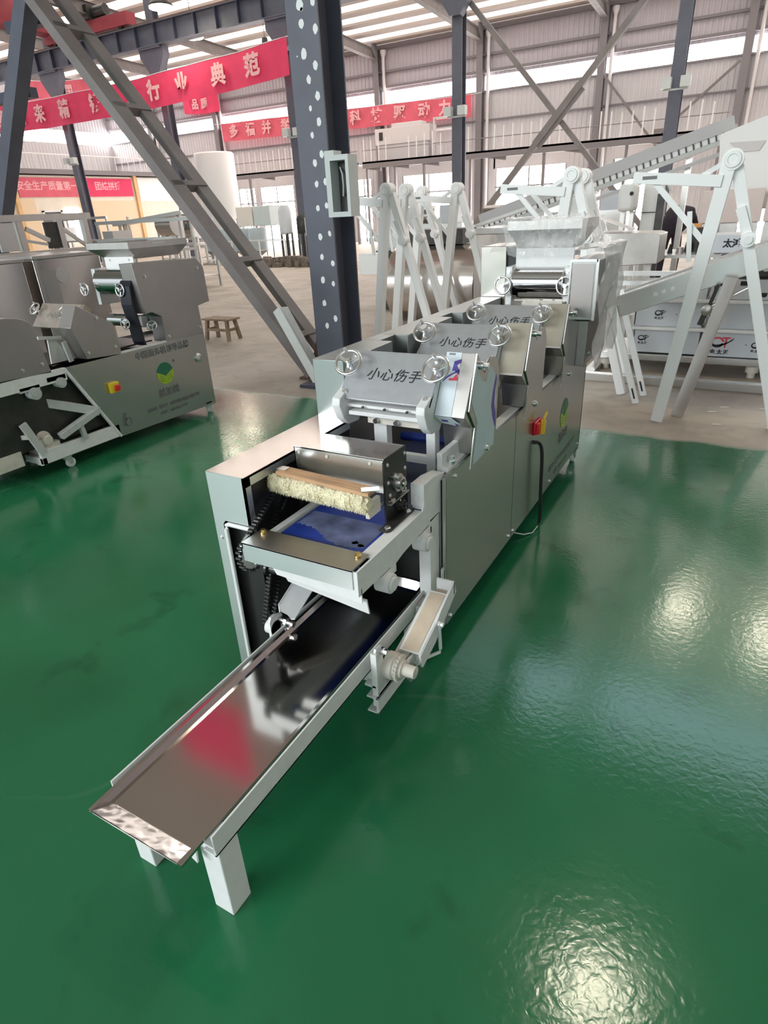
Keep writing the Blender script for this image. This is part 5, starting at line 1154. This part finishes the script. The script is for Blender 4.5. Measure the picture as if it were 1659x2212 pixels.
for s, hx, hy, hz in ((-1, X0+.06, Y0+.70, .92), (1, X0+.34, Y0+.64, .92)):
    hm = MB().ball((hx, hy+.03, hz), .036, 10)
    for k in range(4): a = (k-1.5)*.018; hm.tube([(hx+a, hy+.05, hz+.004), (hx+a*1.2, hy+.085+.006*(k in (1, 2)), hz), (hx+a*1.25, hy+.105+.008*(k in (1, 2)), hz-.014)], .0085, 7)
    hm.tube([(hx-s*.03, hy+.02, hz), (hx-s*.052, hy+.045, hz-.004), (hx-s*.05, hy+.07, hz-.012)], .009, 7)
    hm.build('hand', M['skin'], wk)
for s in (-.12, .13): MB().box(X0+s-.045, X0+s+.045, Y0-.09, Y0+.18, 0, .085).build('shoe', M['rubber'], wk, bevel=.02)

# ------------------------------------------------------------------ middle background: tanks, silo, vats, tables
def tank(lab, x, y, r=.33, z0=.42, z1=1.18, m='tank'):
    o = thing('process_tank', lab, 'tank', (x, y, 0), 'round tanks behind the lattice brace')
    MB().lathe((x, y, z0-.18), (0, 0, 1), [(.08, 0), (r, .18), (r, .18+z1-z0), (r*.96, .20+z1-z0)], 28).build('shell', M[m], o)
    MB().ring((x, y, z0+.0), (0, 0, 1), r+.02, .02, 28, 6).build('band', M['steel'], o)
    for a in (.7, 2.2, 3.9, 5.4): MB().box(x+r*.85*math.cos(a)-.02, x+r*.85*math.cos(a)+.02, y+r*.85*math.sin(a)-.02, y+r*.85*math.sin(a)+.02, 0, z0).build('leg', M['steel'], o)
    return o
T0 = tank('blue-grey round tank, rightmost of the row under the white cubes', -16.62, 20.0)
for x, s in ((-17.42, 'second from the right in the row'), (-18.22, 'third from the right, beside the lattice brace'), (-19.02, 'leftmost of the row, behind the lattice brace')):
    copy_thing(T0, (x, 20.0, 0), 'blue-grey round tank, '+s)
sl = thing('white_silo', 'tall bright white round silo behind the lattice brace', 'silo', (-20.0, 21.9, 0))
MB().lathe((-20.0, 21.9, 1.1), (0, 0, 1), [(.25, 0), (.80, .8), (.80, 2.85), (.75, 2.9)], 36).build('shell', M['white_bright'], sl)
for a in (.8, 2.3, 3.9, 5.5): MB().box(-20.0+.65*math.cos(a)-.05, -20.0+.65*math.cos(a)+.05, 21.9+.65*math.sin(a)-.05, 21.9+.65*math.sin(a)+.05, 0, 2.0).build('leg', M['steel'], sl)
for (x, s) in ((-17.6, 'left of the two above the round tanks'), (-16.75, 'right of the two above the round tanks')):
    c_ = thing('plastic_cube', 'cream plastic cube container on a stand, '+s, 'container', (x, 20.7, 0), 'cube containers above the tanks')
    MB().box(x-.42, x+.38, 20.5, 21.2, 1.25, 1.95).build('vessel', M['cube' if x < -17 else 'tank_pale'], c_, bevel=.03)
    for dx in (-.36, .32): MB().box(x+dx-.03, x+dx+.03, 20.6, 20.66, 0, 1.25).build('leg', M['steel'], c_)
pt = thing('pipe_stand', 'low white pipe stand in front of the round tanks', 'stand', (-16.4, 19.3, 0))
MB().box(-18.4, -14.6, 18.98, 19.02, .78, .82).build('top_bar', M['white'], pt)
for x in (-18.4, -17.1, -15.8, -14.6): MB().box(x-.02, x+.02, 18.98, 19.02, 0, .78).build('leg', M['white'], pt)
MB().box(-18.4, -14.6, 18.85, 19.15, .14, .18).build('shelf', M['white'], pt)
for i, (x, y, z0, h, r, m, s) in enumerate(((-14.95, 19.6, .95, .95, .24, 'boxwhite', 'tall white vessel by the dotted pillar'), (-14.35, 19.8, .95, .62, .22, 'dark', 'dark vessel right of the tall white one'), (-13.45, 19.4, .85, .75, .42, 'white_board', 'wide white vessel left of the dotted pillar'))):
    o = thing('stand_vessel', s+', on steel legs', 'vessel', (x, y, 0)); MB().lathe((x, y, z0), (0, 0, 1), [(r*.8, 0), (r, .06), (r, h*.8), (r*.6, h)], 24).build('vessel', M[m], o)
    for a in (.8, 2.3, 3.9, 5.5): MB().box(x+r*.8*math.cos(a)-.03, x+r*.8*math.cos(a)+.03, y+r*.8*math.sin(a)-.03, y+r*.8*math.sin(a)+.03, 0, z0+.05).build('leg', M['dark'], o)
rb = MB(); rng = random.Random(13)
for i in range(70): x, y = -14.6+rng.random()*3.2, 17.6+rng.random()*.8; s = rng.uniform(.06, .2); rb.box(x-s, x+s, y-s*.6, y+s*.6, 0, rng.uniform(.05, .34))
tag(rb.build('debris_pile', M['rubble']), 'heap of brown scrap lying on the floor left of the dotted pillar', 'scrap heap', kind='stuff')
def steel_table(lab, x0, x1, y0, y1, z, under=True, tall=0, grp='steel tables in the left background'):
    o = thing('steel_table', lab, 'table', ((x0+x1)/2, (y0+y1)/2, 0), grp)
    MB().box(x0, x1, y0, y1, z-.05, z).build('top', M['steel'], o)
    for x in (x0+.04, x1-.04):
        for y in (y0+.04, y1-.04): MB().box(x-.03, x+.03, y-.03, y+.03, 0, z-.05+tall).build('leg', M['steel_old'], o)
    if under: MB().box(x0+.05, x1-.05, y0+.05, y1-.05, .25, .28).build('shelf', M['steel_old'], o)
    if tall:
        MB().box(x0, x1, y0, y0+.06, z+tall-.08, z+tall).build('overhead_bar', M['steel'], o)
        MB().box(x0+.1, x0+.5, y0+.1, y1-.1, z, z+tall*.6).build('side_box', M['steel'], o)
    return o
steel_table('long steel table at far left with an overhead bar, beyond the gantry', -15.5, -12.0, 12.0, 12.8, 1.05, tall=.6)
steel_table('steel table behind the second noodle machine hopper', -13.5, -11.0, 10.4, 11.1, 1.02, tall=.25)
steel_table('steel table in front of the ivory office', -23.5, -20.0, 16.0, 17.0, 1.1, tall=.75)
steel_table('steel table left of the round tanks', -20.5, -18.4, 18.6, 19.4, .95, tall=.4)
lc = thing('long_conveyor', 'long slim steel conveyor sloping up to the right, behind the steel hopper at left', 'conveyor', (-13, 12.5, 0))
p0, p1 = ony(255, 485, 12.9), ony(402, 458, 12.9); MB().bar(p0, p1, .4, .09).build('bed', M['steel'], lc)
for t in (.1, .9): p = p0+(p1-p0)*t; MB().box(p.x-.04, p.x+.04, 12.85, 12.95, 0, p.z).build('leg', M['steel_old'], lc)
for i, (x, y, z, s) in enumerate(((365, 473, 14.0, 'left of the two'), (408, 478, 14.6, 'right of the two'))):
    p = ony(x, y, z); o = thing('steel_drum', 'round polished steel drum on legs behind the second noodle machine, '+s, 'drum', (p.x, z, 0), 'polished drums on the left')
    MB().cyl((p.x-.3, z, p.z-.15), (p.x+.3, z, p.z-.15), .3, n=26).build('shell', M['steel_bent'], o)
    for dx in (-.22, .22): MB().box(p.x+dx-.03, p.x+dx+.03, z-.03, z+.03, 0, p.z-.4).build('leg', M['steel_old'], o)

# machines half hidden behind the arm stands
kb = thing('drum_mixer', 'large polished steel drum mixer behind the arm stands and the dotted pillar', 'mixer', (-3.6, 8.3, 0))
MB().cyl((-4.25, 8.1, .62), (-3.0, 8.1, .62), .5, n=40).build('drum', M['steel_bent2'], kb)
for x in (-4.1, -3.1): MB().box(x-.05, x+.05, 7.7, 8.5, 0, .5).build('leg', M['steel_old'], kb)
MB().box(-4.2, -3.3, 8.0, 8.5, 1.12, 1.3).build('lid', M['dark'], kb)
p = ony(796, 570, 7.5); MB().box(p.x-.14, p.x+.14, 7.5, 7.8, p.z-.13, p.z+.12).build('control_box', M['white_board'], kb)
kb2 = thing('steel_press', 'polished steel press between the arm stands and the plastic-wrapped hopper', 'press', (-2.5, 7.2, 0))
MB().box(-2.95, -2.1, 7.5, 8.3, 0, 1.25).build('casing', M['steel_bent2'], kb2, bevel=.01)
MB().box(-2.95, -2.1, 7.45, 8.35, 1.25, 1.31).build('top', M['steel'], kb2); MB().bar((-2.9, 7.5, 1.34), (-2.3, 7.5, 1.5), .2, .03).build('chute', M['white'], kb2)
cy = thing('white_barrel', 'white plastic barrel behind the front arm stand of the group', 'barrel', (-5.4, 10, 0))
MB().lathe((-5.25, 10.0, .95), (0, 0, 1), [(.28, 0), (.32, .05), (.32, .55), (.27, .62)], 28).build('shell', M['boxwhite'], cy)
MB().box(-5.6, -4.9, 9.75, 10.3, 0, .95).build('stand', M['dark'], cy)
mid = [(-6.4, 13.5, 1.5, 'left of the navy column'), (-4.4, 12.8, 1.45, 'right of the navy column'), (-3.2, 14.5, 1.6, 'under the bright doorway'), (-7.8, 15.2, 1.5, 'behind the arm stands')]
for x, y, z, s in mid:
    o = thing('steel_mixing_unit', 'steel processing unit in the bright middle background, '+s, 'machine', (x, y, 0), 'processing units in the middle background')
    MB().box(x-.8, x+.8, y, y+.7, .85, z-.25).build('casing', M['steel'], o, bevel=.01)
    MB().cyl((x-.5, y+.3, z-.1), (x+.1, y+.3, z-.1), .2, n=22).build('drum', M['steel_bent'], o)
    MB().box(x+.25, x+.65, y+.1, y+.5, z-.25, z+.1).build('control_box', M['boxwhite'], o)
    for dx in (-.7, .7): MB().box(x+dx-.04, x+dx+.04, y+.05, y+.65, 0, .85).build('leg', M['steel_old'], o)
    MB().box(x-.7, x+.7, y-.05, y, .5, .6).build('tray', M['dark'], o)

# ------------------------------------------------------------------ ivory office under a deck along the left side
XO = -31.0
of = thing('office_block', 'ivory partition office with orange posts and a dark door along the left wall', 'office', (XO, 25, 0))
MB().box(XO-3, XO, 17.5, 30.6, 0, 3.9).build('partition', M['ivory'], of)
for y in (20.0, 23.6, 27.2, 30.5): MB().box(XO, XO+.12, y-.1, y+.1, 0, 3.95).build('post', M['orange'], of)
MB().box(XO, XO+.03, 23.72, 27.1, 0, 2.75).build('orange_panel', M['orange_pale'], of); MB().box(XO, XO+.03, 20.15, 20.9, 0, 2.9).build('orange_panel', M['orange_pale'], of)
fr_ = MB().box(XO, XO+.06, 21.15, 21.25, 0, 2.35).box(XO, XO+.06, 22.15, 22.25, 0, 2.35).box(XO, XO+.06, 21.15, 22.25, 2.28, 2.36).build('door_frame', M['white'], of)
MB().box(XO+.002, XO+.03, 21.25, 22.15, 0, 2.28).build('door', M['dark'], of)
MB().box(XO, XO+.03, 22.4, 23.3, .9, 2.4).build('bright_pane', M['window'], of)
for a, b, m, s in ((20.2, 23.4, 'banner_pink', '安全生产质量第一'), (23.75, 26.95, 'banner', '团结拼搏')):
    sg = MB().box(XO+.03, XO+.06, a, b, 2.95, 3.8).build('sign_board', M[m], of); text('lettering', s, .42, M['letter'], sg, (XO+.062, (a+b)/2, 3.42), (0, 1, 0), (0, 0, 1), bold=.008)
MB().box(XO, XO+.05, 27.4, 30.3, 2.7, 3.85).build('white_board', M['white_board'], of)
MB().box(XO-4, XO+.3, 17, 30.8, 3.95, 4.15).build('deck', M['girt'], of)
gr2 = thing('guard_rail', 'white upright railing on the deck above the ivory office, left', 'railing', (XO+.25, 24, 4.15))
for i in range(30): y = 18.0+i*.42; MB().box(XO+.235, XO+.265, y-.012, y+.012, 4.15, 4.8).build('upright', M['white'], gr2)
MB().box(XO+.23, XO+.27, 17.8, 30.6, 4.78, 4.83).build('rail', M['white'], gr2)
